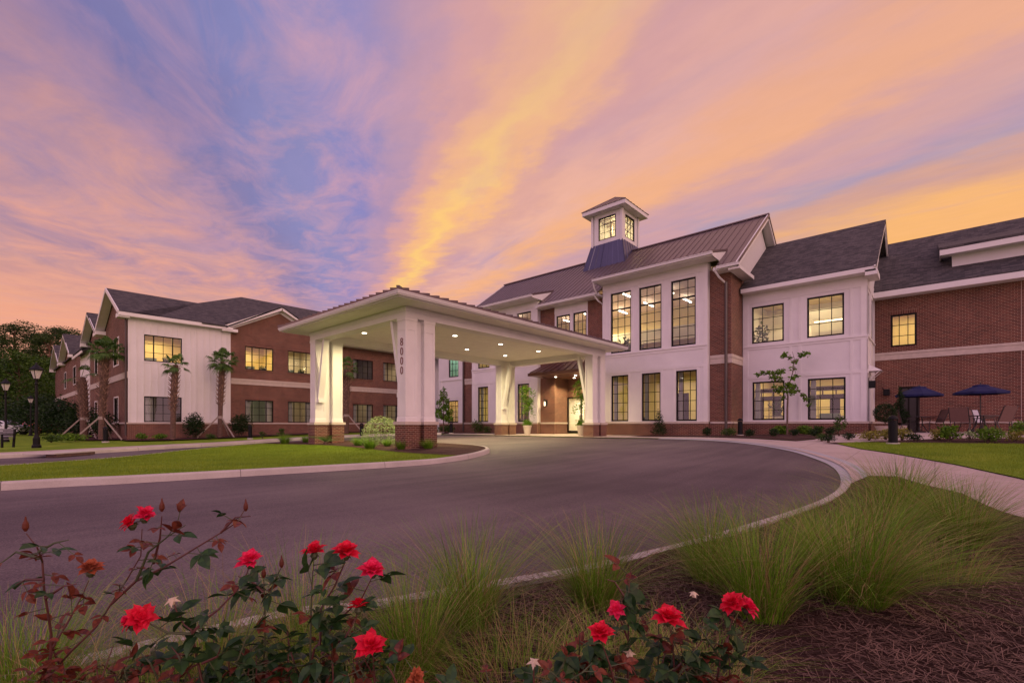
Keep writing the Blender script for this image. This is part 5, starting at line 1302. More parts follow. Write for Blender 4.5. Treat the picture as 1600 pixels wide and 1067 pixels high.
# shrubs in the beds, each with where it stands
SH = [
 ('dark conical evergreen shrub in front of the right hall windows', 'c', -11.4, 25.0, .45, 1.35, 'leaf_dark', 1400, .07, 'cone'),
]
for lb, px, py, r, h, m_, n, lf, fm in [
 ('low green shrub below the second tall window of the hall', 1073, 677, .28, .38, 'leaf_mid', 500, .06, 'round'),
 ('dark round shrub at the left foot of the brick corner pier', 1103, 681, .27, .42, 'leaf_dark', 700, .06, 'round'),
 ('spreading green shrub at the foot of the brown downspout', 1138, 681, .38, .42, 'leaf_mid', 800, .06, 'round'),
 ('small dark shrub right of the corner bollard', 1170, 682, .24, .34, 'leaf_dark', 500, .06, 'round'),
 ('tall loose shrub under the left edge of the white block', 1180, 677, .3, .62, 'leaf_mid', 350, .07, 'loose'),
 ('small dark shrub under the left block window', 1207, 682, .24, .36, 'leaf_dark', 500, .06, 'round'),
 ('bright leafy shrub left of the young tree trunk', 1220, 679, .42, .5, 'leaf_bright', 700, .10, 'round'),
 ('small dark shrub right of the young tree trunk', 1241, 681, .22, .3, 'leaf_dark', 500, .06, 'round'),
 ('bright leafy shrub between the two lower block windows', 1256, 679, .42, .5, 'leaf_bright', 700, .10, 'round'),
 ('dark shrub under the left edge of the right block window', 1273, 681, .24, .34, 'leaf_dark', 500, .06, 'round'),
 ('leafy shrub under the right block window', 1287, 678, .36, .42, 'leaf_mid', 500, .09, 'loose'),
 ('dark shrub under the right side of the right block window', 1299, 681, .26, .36, 'leaf_dark', 500, .06, 'round'),
 ('tall twiggy shrub at the right end of the block wall', 1311, 680, .36, .75, 'leaf_mid', 320, .08, 'loose'),
 ('low bronze shrub in the small mulch tip beside the path', 1284, 688, .22, .26, 'leaf_mid', 450, .05, 'round'),
 ('low dark shrub second in the small mulch tip beside the path', 1294, 690, .22, .26, 'leaf_dark', 450, .05, 'round'),
 ('low dark shrub in front of the block corner', 1326, 686, .25, .24, 'leaf_dark', 450, .05, 'round'),
 ('yellow green shrub left of the lawn bollard', 1357, 687, .42, .34, 'leaf_yellow', 600, .07, 'round'),
 ('yellow shrub directly behind the lawn bollard', 1384, 685, .22, .36, 'leaf_yellow', 450, .06, 'round'),
 ('yellow shrub on the right of the lawn bollard', 1409, 685, .28, .42, 'leaf_yellow', 500, .06, 'round'),
 ('small dark shrub below the left patio table', 1429, 684, .25, .26, 'leaf_dark', 450, .05, 'round'),
 ('yellow shrub below the gap between the patio tables', 1467, 687, .26, .38, 'leaf_yellow', 500, .06, 'round'),
 ('loose green shrub between the patio tables', 1483, 684, .40, .48, 'leaf_bright', 500, .09, 'loose'),
 ('pale thin shrub below the right umbrella', 1516, 687, .3, .30, 'leaf_white', 220, .05, 'loose'),
 ('dense bright green shrub in front of the large patio chair', 1543, 685, .40, .48, 'leaf_bright', 900, .07, 'round'),
 ('yellow bronze shrub at the right edge of the photo', 1587, 690, .4, .34, 'leaf_yellow', 700, .05, 'round'),
 ('green shrub behind the bronze one at the right edge', 1596, 684, .34, .46, 'leaf_bright', 500, .08, 'round'),
 ('low green clump under the boarded corner, left one', 222, 686, .38, .4, 'leaf_bright', 350, .12, 'round'),
 ('low green clump under the boarded corner, next to the thin palm', 250, 686, .42, .4, 'leaf_bright', 350, .12, 'round'),
 ('low bright ground plant at the foot of the pair of palms', 118, 688, .7, .45, 'leaf_bright', 500, .13, 'round'),
 ('low bright plant left of the pair of palms', 96, 688, .6, .42, 'leaf_bright', 450, .13, 'round'),
 ('low green plant left of the lamp post foot', 80, 690, .5, .4, 'leaf_mid', 400, .12, 'round'),
 ('low shrub between the thin palm and the dark shrub', 330, 685, .35, .35, 'leaf_mid', 350, .09, 'round'),
 ('small bronze shrub under the first brick wing window', 410, 684, .3, .4, 'leaf_mid', 250, .08, 'loose'),
 ('small shrub under the second brick wing window', 440, 682, .38, .55, 'leaf_mid', 300, .09, 'loose'),
]:
    x, y = gpos(px, py, .06)
    if px > 1050 and px < 1320: y = min(y, 27.2)
    shrub(lb, x, y, r, h, m_, n, lf, fm)
for lb, kk, x, y, r, h, m_, n, lf, fm in SH: shrub(lb, x, y, r, h, m_, n, lf, fm)
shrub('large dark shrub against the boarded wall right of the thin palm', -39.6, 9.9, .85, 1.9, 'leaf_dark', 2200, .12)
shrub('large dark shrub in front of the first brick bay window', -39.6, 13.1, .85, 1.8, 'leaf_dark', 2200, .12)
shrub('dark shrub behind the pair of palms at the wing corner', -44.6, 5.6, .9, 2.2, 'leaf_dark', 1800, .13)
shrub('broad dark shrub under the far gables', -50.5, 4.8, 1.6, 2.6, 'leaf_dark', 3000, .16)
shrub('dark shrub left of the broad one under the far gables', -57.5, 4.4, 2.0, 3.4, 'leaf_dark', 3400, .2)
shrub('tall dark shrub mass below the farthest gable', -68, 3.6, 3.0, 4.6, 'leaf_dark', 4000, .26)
shrub('shrub in front of the lower link bay window behind the portico', -26.0, 25.0, .55, 1.15, 'leaf_mid', 900, .09)
shrub('low shrub beside the narrow brick pier behind the portico', -28.6, 24.6, .5, .7, 'leaf_mid', 700, .09)
shrub('low shrub at the foot of the link building', -29.6, 24.9, .6, .6, 'leaf_mid', 800, .09)
shrub('small shrub between the link bed and the rear pier', -24.8, 24.9, .4, .55, 'leaf_mid', 500, .08)

# potted plants
def pot(t_, prof, mat='pot_stone'):
    mb = MB(); mb.lathe(prof, (0, 0, 0), 24); mb.obj('pot', mat, t_, (0,0,0), smooth=False)
    m2 = MB(); r = prof[-1][0]; m2.lathe([(r*.86, prof[-1][1]-.03), (r*.86, prof[-1][1]-.01)], (0,0,0), 20)
def weeping(label, x, y, H, seed):
    rs = random.Random(seed); g = G(x, y)+.035
    t_ = thing('potted_tree', label, 'potted plant', (x, y, g), rs.uniform(0, 6), 'weeping potted trees at the entrance')
    mb = MB(); mb.lathe([(.17,0), (.24,.45), (.26,.52), (.26,.60), (.23,.60), (.22,.55)], (0,0,0), 20); mb.obj('pot', 'pot_stone', t_, (0,0,0))
    s_ = MB(); s_.tube([(0,0,.5), (.03,.02,1.3), (-.02,.03,2.1), (.02,0,H*.8)], [.03,.026,.02,.012], 6)
    cen = []
    for k in range(30):
        a = rs.uniform(0, 6.28); z0 = rs.uniform(.45, .95)*H; r1 = rs.uniform(.25, .62); P = []
        for i in range(5):
            u_ = i/4; P.append(Vector((math.cos(a)*r1*u_, math.sin(a)*r1*u_, z0+.28*math.sin(u_*2.2)-.42*u_*u_)))
        s_.tube(P, [.008,.006,.005,.004,.002], 4)
        for _ in range(46): u_ = rs.uniform(.25, 1); p = P[min(3, int(u_*4))].lerp(P[min(4, int(u_*4)+1)], (u_*4) % 1); cen.append(p+Vector((rs.gauss(0,.06), rs.gauss(0,.06), rs.gauss(-.05,.07))))
    for _ in range(500): cen.append(Vector((rs.gauss(0,.12), rs.gauss(0,.12), .62+abs(rs.gauss(0,.15)))))
    s_.obj('stem', 'bark', t_, (0,0,0)); V, Fq = leafcloud([tuple(c) for c in cen], .12, .32); fast('foliage', V, Fq, 'leaf_bright', t_, (0,0,0)); return t_
weeping('weeping potted tree beside the rear left portico pier', -18.7, 22.3, 3.1, 3)
weeping('weeping potted tree beside the right portico pier by the door', -15.35, 23.2, 3.3, 8)
t_ = shrub('round clipped shrub in a stone bowl at the corner of the block', -1.62, 26.6, .42, 1.0, 'leaf_dark', 2600, .06, 'ball', 'potted plant', 'potted_shrub', z=.98)
mb = MB(); mb.lathe([(.16,-.42), (.20,-.40), (.14,-.34), (.30,-.2), (.38,-.04), (.40,.0), (.36,.0)], (0,0,0), 24); mb.obj('bowl', 'pot_stone', t_, (0,0,0))
t_ = shrub('dark spiral topiary in a pot behind the stone bowl', -1.15, 27.6, .34, 1.75, 'leaf_dark', 3000, .06, 'spiral', 'potted plant', 'topiary', z=1.0)
mb = MB(); mb.lathe([(.18,-.42), (.24,-.05), (.26,.0), (.22,.0)], (0,0,0), 20); mb.obj('pot', 'pot_stone', t_, (0,0,0))

# young tree in front of the white block -------------------------
def yt():
    D = 23.2; P = lambda a, b, dd=0: ray(a, b, D+dd); base = ray(1230, 676, D); x, y = base.x, base.y
    t_ = thing('young_tree', 'slender young tree with sparse spreading branches in front of the white block', 'tree', (x, y, G(x, y)+.06)); mb = MB()
    mb.tube([Vector((x, y, G(x, y))), P(1230,640), P(1231,620), P(1229,608), P(1236,592), P(1240,576), P(1241,560), P(1238,549)], [.045,.04,.035,.03,.024,.018,.012,.006], 7)
    for br in ([(1230,612),(1222,596),(1216,588),(1203,583),(1190,583),(1181,585)], [(1236,594),(1243,588),(1243,573)], [(1241,566),(1250,558),(1262,552)], [(1240,566),(1230,557),(1224,552)], [(1231,610),(1243,606),(1254,618),(1262,628)], [(1230,608),(1218,606),(1214,600)], [(1231,614),(1240,604),(1240,597)]):
        dd = random.uniform(-.35,.35); mb.tube([P(a, b, dd*i/len(br)) for i, (a, b) in enumerate(br)], [.016]+[.011]*(len(br)-2)+[.004], 5)
    mb.obj('trunk', 'bark', t_); cen = []
    for a, b, n, r in [(1226,555,60,4),(1222,558,30,3),(1234,559,40,3.5),(1252,555,50,3.5),(1262,552,50,3.5),(1257,554,30,3),(1242,565,40,3.5),(1240,576,35,3),(1184,585,40,3),(1192,582,45,3),(1200,582,50,3),(1208,583,50,3.5),(1216,582,80,4.5),(1222,580,60,4),(1213,590,60,4),(1206,589,30,3),(1220,594,40,4),(1238,590,50,3.5),(1244,587,30,2.5),(1232,602,80,5),(1240,604,70,4.5),(1222,605,50,4),(1216,610,60,4.5),(1237,612,90,5),(1228,612,60,4.5),(1210,604,30,3),(1254,617,45,3),(1260,624,40,3),(1263,632,20,2.5),(1247,610,25,3),(1225,620,30,4)]:
        c = P(a, b, random.uniform(-.4,.4)); cen += [tuple(c+Vector((random.gauss(0,r*.014), random.gauss(0,r*.02), random.gauss(0,r*.013)))) for _ in range(int(n*1.0))]
    V, Fq = leafcloud(cen, .11, .7); fast('leaves', V, Fq, 'leaf_bright', t_)
yt()
def smalltree(label, x, y, h, r, n, mat, name='small_tree', leaf=.13, tr=.05):
    g = G(x, y); t_ = thing(name, label, 'tree', (x, y, g)); mb = MB(); mb.tube([(0,0,-.1), (.03,0,h*.35), (-.03,.03,h*.7), (0,0,h*.95)], [tr, tr*.8, tr*.5, tr*.15], 7)
    lst = []
    for k in range(14):
        a = k*2.4; z_ = h*(.3+.65*k/14); rr = r*(1.1-k/16)
        c = (math.cos(a)*rr*.6, math.sin(a)*rr*.6, z_); mb.tube([(0,0,z_*.8), c], [tr*.3, tr*.1], 4); lst.append((c, (rr*.42, rr*.42, h*.07)))
    mb.obj('trunk', 'bark', t_, (0,0,0)); V, Fq = leafcloud(blobs(n, lst, .1), leaf, .6); fast('crown', V, Fq, mat, t_, (0,0,0)); return t_
smalltree('small upright tree seen just right of the numbered pier', -28.0, 23.4, 3.7, .8, 1900, 'leaf_bright')

# palms ------------------------------------------------------------
def palm(label, x, y, H, r, nleaf, fl, props=True, seed=1, smallc=False, boots=(.38, .97)):
    rs = random.Random(seed); g = G(x, y)+.03; t_ = thing('cabbage_palm', label, 'palm', (x, y, g), 0, 'young palms in front of the residential wing')
    mb = MB(); N = 14; lean = (rs.uniform(-.1,.1), rs.uniform(-.1,.1))
    cpos = lambda u_: Vector((lean[0]*u_*u_*H*.4, lean[1]*u_*u_*H*.4, u_*H))
    prof = lambda u_: r*(1.1-.15*u_ if u_ < boots[0] else 1.05+.25*math.sin((u_-boots[0])/(1-boots[0])*2.6))*(1. if u_ < .93 else .7)
    mb.tube([cpos(i/N)-Vector((0,0,.1 if i == 0 else 0)) for i in range(N+1)], [prof(i/N) for i in range(N+1)], 12)
    z_ = boots[0]*H
    k = 0
    while z_ < boots[1]*H:           # old leaf bases in a criss-cross
        for q in range(5):
            a = q*2*math.pi/5+k*.63; u_ = z_/H; c = cpos(u_); rr = prof(u_); d = Vector((math.cos(a), math.sin(a), 0)); sd = Vector((-d.y, d.x, 0))
            b0 = c+d*rr*.9; sg = 1 if k % 2 else -1; mb.bar(b0-sd*.05*sg, b0+d*.17+Vector((0,0,.21))+sd*.07*sg, .05, .025, up=d, mi=1 if rs.random() < .7 else 0, w2=.04, h2=.02)
        z_ += .16; k += 1
    mb.obj('trunk', ['palm_bark', 'palm_tip'], t_, (0,0,0)); top = cpos(1.)
    fm = MB(); vs, fs = [], []
    for k in range(nleaf):
        a = k*2.4+rs.uniform(-.3,.3); el = 1.45-2.1*((k+.5)/nleaf)**.9+rs.uniform(-.15,.15); pl = fl*rs.uniform(.45,.8); d = Vector((math.cos(a)*math.cos(el), math.sin(a)*math.cos(el), math.sin(el)))
        hub = top+d*pl; sd = Vector((-math.sin(a), math.cos(a), 0)); u_ = sd.cross(d).normalized()
        fm.bar(top, hub, .03, .015); nb = 30
        for j in range(nb):
            th = (j/(nb-1)-.5)*3.6; ln = fl*rs.uniform(.55,.72)*(1-.18*abs(th)); bd = (d*math.cos(th)+sd*math.sin(th)).normalized()
            m1 = hub+bd*ln*.5+u_*.04; e = hub+bd*ln*.85+Vector((0,0,-ln*(.35+.3*rs.random()))); w_ = .021; ws = bd.cross(u_).normalized()*w_
            b = len(vs); vs += [hub, m1-ws, m1+ws, e]; fs += [(b, b+1, b+3, b+2)]
    b0 = len(fm.v); fm.addm(vs, fs); fm.obj('fronds', 'palm_leaf', t_, (0,0,0), recalc=False)
    if props:
        for q in range(3):
            a = q*2*math.pi/3+rs.uniform(-.2,.2)+.5; d = Vector((math.cos(a), math.sin(a), 0)); p = MB()
            p.bar(d*r*1.0+Vector((0,0,1.45)), d*1.45+Vector((0,0,-.02)), .045, .09); p.obj('prop', 'timber', t_, (0,0,0))
        c = MB(); c.lathe([(r*1.16, 1.36), (r*1.16, 1.56)], (0,0,0), 10); c.obj('collar', 'timber', t_, (0,0,0))
    return t_
palm('tallest palm with a full crown at the corner of the residential wing', -42.3, 5.3, 6.0, .17, 40, 1.05, seed=2, boots=(.28,.97))
palm('stout palm with only a few fronds left of the tallest palm', -47.9, 5.0, 4.6, .23, 3, 1.3, seed=4, boots=(.30,.99))
palm('palm with a small narrow crown before the boarded wall window', -38.5, 8.5, 5.05, .15, 14, .85, props=False, seed=6, boots=(.38,.97))
palm('palm with a full round crown at the edge of the brick bay', -39.4, 11.6, 5.6, .15, 32, 1.05, seed=8, boots=(.42,.97))
palm('propped palm mostly hidden behind the left portico posts', -36.9, 20.3, 5.4, .2, 16, 1.1, seed=11)

# tall trees to the left ------------------------------------------
def bigtree(label, px, D, topy, w_, mat, pine=False, n=6500, leaf=.42, seed=0, name='tree', z0=.28, basey=0.):
    rs = random.Random(seed); p = ray(px, 663.5, D); H = (HY-topy)/F*D+ZC; t_ = thing(name, label, 'tree', (p.x, p.y, -.1))
    mb = MB(); tr = .02*H; mat_t = 'pine_bark' if pine else 'bark'
    mb.tube([(0,0,-.3), (rs.uniform(-.2,.2),0,H*.3), (rs.uniform(-.5,.5),rs.uniform(-.5,.5),H*.6), (0,0,H*.92)], [tr, tr*.8, tr*.55, tr*.12], 8); lst = []
    N = 20 if pine else 26
    for k in range(N):
        f_ = k/N; a = k*2.4+rs.uniform(-.4,.4); z_ = H*(z0+(.97-z0)*f_)
        sh = (math.sin(math.pi*min(1, .18+.8*f_))**.7) if not pine else (.55+.45*math.sin(math.pi*(.25+.7*f_)))*(1 if f_ < .85 else .6)
        rr = w_*.5*sh*rs.uniform(.55, 1.); c = (math.cos(a)*rr*.72, math.sin(a)*rr*.72, z_+rs.uniform(-.03,.03)*H)
        mb.tube([(0,0,z_-.08*H), (c[0]*.5, c[1]*.5, z_-.03*H), c], [tr*.28, tr*.18, tr*.05], 5)
        br = w_*rs.uniform(.13,.24); lst.append((c, (br, br, br*(.38 if pine else .62))))
    mb.obj('trunk', mat_t, t_, (0,0,0)); V, Fq = leafcloud(blobs(n, lst, .05), leaf, .55 if not pine else .35); fast('crown', V, Fq, mat, t_, (0,0,0)); return t_
for row in [
    ('tallest flat-topped pine in the far left wood', 22, 105, 498, 13, 'leaf_pine', True, 9000, .42, 1, 'pine_tree', .5),
    ('broad pine crown next to the gable roofs in the left wood', 92, 112, 502, 13, 'leaf_pine', True, 9000, .42, 2, 'pine_tree', .52),
    ('pine with a bare pink trunk behind the tall lamp post', 78, 100, 512, 8, 'leaf_pine', True, 5500, .4, 3, 'pine_tree', .62),
    ('pine at the extreme left edge of the wood', -10, 100, 515, 12, 'leaf_pine', True, 7000, .42, 4, 'pine_tree', .45),
    ('pine rising between the two tallest pines', 55, 125, 517, 12, 'leaf_pine', True, 7000, .45, 5, 'pine_tree', .4),
    ('pine top showing above the farthest gable roof', 122, 135, 523, 12, 'leaf_pine', True, 6000, .45, 6, 'pine_tree', .4),
    ('bright green broadleaf tree behind the two left lamp posts', 28, 66, 546, 9, 'leaf_mid', False, 7500, .3, 7, 'broadleaf_tree', .2),
    ('green broadleaf tree right of the bright one in the left wood', 62, 74, 556, 9, 'leaf_mid', False, 7000, .32, 8, 'broadleaf_tree', .15),
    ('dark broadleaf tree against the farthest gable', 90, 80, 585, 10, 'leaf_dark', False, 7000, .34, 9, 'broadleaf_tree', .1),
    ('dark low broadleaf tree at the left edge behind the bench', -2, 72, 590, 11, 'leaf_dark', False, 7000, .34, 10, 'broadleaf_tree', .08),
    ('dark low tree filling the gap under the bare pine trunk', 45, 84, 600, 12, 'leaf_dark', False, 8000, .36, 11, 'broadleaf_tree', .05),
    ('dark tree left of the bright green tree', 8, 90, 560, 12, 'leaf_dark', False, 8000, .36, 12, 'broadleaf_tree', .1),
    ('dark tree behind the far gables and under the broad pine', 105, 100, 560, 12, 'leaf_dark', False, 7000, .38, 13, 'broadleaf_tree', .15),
]: bigtree(*row)
# undergrowth of the wood
V, Fq = leafcloud(np.concatenate([ell(2600, tuple(ray(px, 663.5, D))[:2]+(1.2,), (6.5, 6.5, 2.6), .1) for px, D in ((0,62), (25,70), (50,66), (80,72), (-30,66), (60,88), (20,90), (100,92))]), .36, .55)
V[:, 2] = np.maximum(V[:, 2], -.1); stuff(fast('undergrowth', V, Fq, 'leaf_dark'))
# ============================================================ STREET FURNITURE
def lamp_post(label, px, D, H=3.75):
    p = ray(px, 663.5, D); g = G(p.x, p.y)+.02; t_ = thing('street_lamp', label, 'street lamp', (p.x, p.y, g), .4, 'black lantern posts on the left lawn')
    mb = MB(); mb.lathe([(.16,0), (.16,.10), (.12,.16), (.12,.42), (.085,.50), (.06,.60), (.05,1.2), (.045,2.75), (.07,2.80), (.04,2.86), (.05,2.98)], (0,0,0), 12); mb.obj('pole', 'black_metal', t_, (0,0,0))
    m2 = MB(); m2.cur = 0; m2.lathe([(.09, 3.02), (.21, 3.38)], (0,0,0), 4, square=True); m2.cur = 1; m2.lathe([(.07,2.98), (.09,3.02)], (0,0,0), 8); m2.lathe([(.24,3.38), (.26,3.41), (.13,3.56), (.05,3.62), (.03,3.72)], (0,0,0), 8)
    for k in range(4): a = math.pi/4+k*math.pi/2; m2.bar((math.cos(a)*.095, math.sin(a)*.095, 3.0), (math.cos(a)*.215, math.sin(a)*.215, 3.39), .02, .02)
    m2.obj('lantern', ['lamp_glass', 'black_metal'], t_, (0,0,0)); return t_
lamp_post('nearest black lantern post on the left lawn', 57, 20.6)
lamp_post('black lantern post at the left edge beside the bench', 9, 27.5)
lamp_post('farthest black lantern post, small against the dark trees', 48, 43)
def bollard(label, x, y, first=[None]):
    g = G(x, y)+.06
    if first[0] is None:
        t_ = thing('bollard_light', label, 'bollard', (x, y, g), 0, 'black bollard lights by the paths')
        mb = MB(); mb.lathe([(.115,.03), (.115,.60), (.105,.61), (.105,.70)], (0,0,0), 20)
        for k in range(4): a = k*math.pi/2; mb.box(math.cos(a)*.105-.012, math.cos(a)*.105+.012, math.sin(a)*.105-.012, math.sin(a)*.105+.012, .6, .74)
        mb.obj('bollard_body', 'bollard_paint', t_, (0,0,0))
        m2 = MB(); m2.lathe([(.10,.73), (.13,.735), (.13,.76), (.11,.81), (.06,.85), (.01,.86)], (0,0,0), 20); m2.obj('bollard_cap', 'bollard_paint', t_, (0,0,0))
        m3 = MB(); m3.lathe([(.17,-.05), (.17,.03)], (0,0,0), 20); m3.obj('footing', 'kerb_concrete', t_, (0,0,0)); first[0] = t_; return t_
    return dup(first[0], (x, y, g), 0, label)
bollard('large black bollard light on the right lawn edge', -.93, 18.3)
bollard('black bollard light at the right foot of the brick corner pier', -7.35, 25.6)
for lb, px, D in (('black bollard light in front of the tallest palm', 165, 27), ('black bollard light before the first brick bay window', 391, 30.5), ('black bollard light behind the white ball shrub', 565, 31), ('black bollard light right of the numbered pier', 705, 34.5)):
    p = ray(px, 663.5, D); bollard(lb, p.x, p.y)
# bench at the left edge
bx_, by_ = at(4, 699, .1)[:2]; b_ = thing('bench', 'grey bench cut off by the left edge below a lantern post', 'bench', (bx_, by_, G(bx_, by_)), .73)
mb = MB()
for x in (-1.5, 0.):
    mb.bar((x,-.02,.09), (x,-.02,.45), .06, .06); mb.bar((x,.42,.09), (x,.48,.86), .06, .06); mb.bar((x,-.05,.63), (x,.46,.63), .06, .04); mb.bar((x,-.02,.45), (x,-.02,.63), .05, .05)
mb.obj('bench_frame', 'black_metal', b_, (0,0,0))
mb = MB()
for k in range(5): mb.box(-1.5, 0, -.04+k*.09, .03+k*.09, .43, .46)
mb.obj('seat', 'grey_seat', b_, (0,0,0)); mb = MB()
for k in range(4): mb.box(-1.5, 0, .43+k*.01, .46+k*.01, .52+k*.09, .59+k*.09)
mb.obj('backrest', 'grey_seat', b_, (0,0,0))
# storm drain in the far kerb
pd = at(119, 709.5, .06); dv = (at(136, 708, .06)-at(102, 710.5, .06)).normalized()
dn = thing('storm_drain', 'long dark storm drain mouth in the far kerb below the palms', 'drain', (pd.x, pd.y, 0), math.atan2(dv.y, dv.x))
mb = MB(); mb.box(-.75, .75, -.02, .30, .01, .105); mb.obj('drain_mouth', 'iron', dn, (0,0,0)); mb = MB(); mb.box(-.85, .85, -.03, .9, .106, .136); mb.obj('drain_slab', 'kerb_concrete', dn, (0,0,0))
# parked cars in the distance
def car(label, px, py, D, rz, paint):
    p = ray(px, py, D); t_ = thing('parked_car', label, 'car', (p.x, p.y, 0.), rz, 'cars parked at the edge of the wood')
    prof = [(-2.2,.35), (-2.25,.75), (-2.1,.95), (-1.5,1.0), (-.9,1.42), (.5,1.45), (1.25,1.0), (2.1,.88), (2.25,.6), (2.2,.35)]
    mb = MB(); n = len(prof)
    for i in range(n):
        j = (i+1) % n; a, b = prof[i], prof[j]; wa = .86 if a[1] < 1.1 else .66; wb = .86 if b[1] < 1.1 else .66
        mb.face([(a[0],-wa,a[1]), (b[0],-wb,b[1]), (b[0],wb,b[1]), (a[0],wa,a[1])])
    for s_ in (-1, 1): mb.face([(a[0], s_*(.86 if a[1] < 1.1 else .66), a[1]) for a in prof])
    bmo = mb.obj('body', paint, t_, (0,0,0)); g = MB()
    for s_ in (-1, 1): g.face([(-1.3, s_*.835, 1.04), (1.05, s_*.835, 1.04), (.45, s_*.70, 1.38), (-.85, s_*.70, 1.38)])
    g.obj('side_glass', 'car_glass', t_, (0,0,0)); g = MB(); g.face([(.58,-.6,1.42), (.58,.6,1.42), (1.22,.74,1.04), (1.22,-.74,1.04)]); g.obj('windscreen', 'car_glass', t_, (0,0,0))
    for x in (-1.4, 1.4):
        for s_ in (-1, 1):
            w2 = MB(); w2.tube([(x, s_*.7, .33), (x, s_*.9, .33)], .33, 16); w2.obj('wheel', 'rubber', t_, (0,0,0))
    for s_ in (-1, 1): h = MB(); h.box(2.16, 2.27, s_*.75-.16, s_*.75+.16, .62, .76); h.obj('headlight', 'plastic_white', t_, (0,0,0))
    return t_
car('white parked car at the far left edge', 2, 676, 48, .9, 'car_white'); car('red parked car beyond the lawn by the nearest lantern post', 60, 674, 52, .4, 'car_red')

# ============================================================ PATIO
PZ = .68
def PG(x, y): return G(x, y)+.036
def table(label, x, y, r=.62):
    t_ = thing('patio_table', label, 'table', (x, y, PG(x, y)), .3, 'round patio tables'); mb = MB(); mb.lathe([(r,.70), (r+.01,.715), (r,.73)], (0,0,0), 28); mb.obj('tabletop', 'dark_bronze', t_, (0,0,0))
    for k in range(4): a = k*math.pi/2+.5; l_ = MB(); l_.tube([(math.cos(a)*.12, math.sin(a)*.12, .70), (math.cos(a)*.18, math.sin(a)*.18, .35), (math.cos(a)*.45, math.sin(a)*.45, .0)], .02, 6); l_.obj('leg', 'dark_bronze', t_, (0,0,0))
    return t_
def umbrella(label, x, y, r, zr, ze, rz):
    t_ = thing('patio_umbrella', label, 'umbrella', (x, y, PG(x, y)), rz, 'blue patio umbrellas'); mb = MB(); N = 8
    for k in range(N):
        a0 = 2*math.pi*k/N; a1 = 2*math.pi*(k+1)/N; c = lambda a, q, z_: (math.cos(a)*q, math.sin(a)*q, z_)
        rings = [(0, zr), (r*.3, zr-.05), (r*.31, zr-.10), (r*.65, (zr+ze)/2-.05), (r, ze)]
        am = (a0+a1)/2
        for i in range(4):
            q0, z0 = rings[i]; q1, z1 = rings[i+1]
            if i == 0: mb.face([(0,0,z0), c(a0,q1,z1), c(am,q1*.94,z1-.01)]); mb.face([(0,0,z0), c(am,q1*.94,z1-.01), c(a1,q1,z1)])
            else:
                mb.face([c(a0,q0,z0), c(a0,q1,z1), c(am,q1*.94,z1-.015), c(am,q0*.94,z0-.012)]); mb.face([c(am,q0*.94,z0-.012), c(am,q1*.94,z1-.015), c(a1,q1,z1), c(a1,q0,z0)])
        mb.face([c(a0,r,ze), c(a0,r,ze-.09), c(am,r*.94,ze-.10), c(am,r*.94,ze-.015)]); mb.face([c(am,r*.94,ze-.015), c(am,r*.94,ze-.10), c(a1,r,ze-.09), c(a1,r,ze)])
    mb.obj('canopy', 'navy_fabric', t_, (0,0,0), recalc=False); p = MB(); p.tube([(0,0,.05), (0,0,zr+.06)], .022, 8); p.obj('pole', 'dark_bronze', t_, (0,0,0))
    bs = MB(); bs.lathe([(.24,0), (.24,.05), (.05,.09), (.04,.25)], (0,0,0), 20); bs.obj('base', 'dark_bronze', t_, (0,0,0))
    rb_ = MB()
    for k in range(N): a = 2*math.pi*k/N; rb_.bar((0,0,zr-.03), (math.cos(a)*r*.98, math.sin(a)*r*.98, ze-.02), .014, .014)
    rb_.obj('ribs', 'dark_bronze', t_, (0,0,0)); return t_
CH = {}
def chair(label, x, y, rz, kind='sling_fabric'):
    loc = (x, y, PG(x, y))
    if kind in CH: return dup(CH[kind], loc, rz, label)
    t_ = thing('patio_chair', label, 'chair', loc, rz, 'sling chairs on the patio')
    for s_ in (-.29, .29):
        f_ = MB(); f_.tube([(s_,.30,0), (s_,.27,.42), (s_,.24,.62), (s_,-.18,.64)], .016, 6); f_.obj('leg', 'dark_bronze', t_, (0,0,0))
        f_ = MB(); f_.tube([(s_,-.42,0), (s_,-.26,.36), (s_,-.24,.44), (s_,-.46,1.02), (s_*.85,-.48,1.04)], .016, 6); f_.obj('leg', 'dark_bronze', t_, (0,0,0))
    st = MB(); st.addm([(-.27,.28,.43), (.27,.28,.43), (.27,-.02,.40), (-.27,-.02,.40), (-.27,-.24,.42), (.27,-.24,.42)], [(0,1,2,3), (3,2,5,4)]); st.addm([(-.27,.28,.41), (.27,.28,.41), (.27,-.24,.40), (-.27,-.24,.40)], [(3,2,1,0)]); st.obj('seat', kind, t_, (0,0,0))
    bk = MB(); bk.addm([(-.27,-.25,.45), (.27,-.25,.45), (.27,-.46,1.02), (-.27,-.46,1.02), (-.27,-.27,.45), (.27,-.27,.45), (.27,-.48,1.02), (-.27,-.48,1.02)], [(0,1,2,3), (7,6,5,4), (0,4,5,1), (2,6,7,3), (0,3,7,4), (1,5,6,2)]); bk.obj('backrest', kind, t_, (0,0,0))
    CH[kind] = t_; return t_
def P2(px, D): p = ray(px, 663.5, D); return p.x, p.y
yaw = math.atan2(CB, CA)     # facing away from the camera = +y turned by the camera's yaw
x, y = P2(1436, 21.5); table('dark round patio table under the left blue umbrella', x, y); umbrella('blue patio umbrella on the left, in front of the dark garden door', x, y, .86, 2.12, 1.72, .2)
x, y = P2(1405, 21.3); chair('brown patio chair at the left side of the left table', x, y, yaw-1.3)
x, y = P2(1458, 21.2); chair('brown patio chair at the right side of the left table', x, y, yaw+1.3)
x, y = P2(1532, 19.6); table('dark round patio table under the right blue umbrella', x, y, .66); umbrella('blue patio umbrella on the right, against plain brick', x, y, .88, 2.03, 1.70, .5)
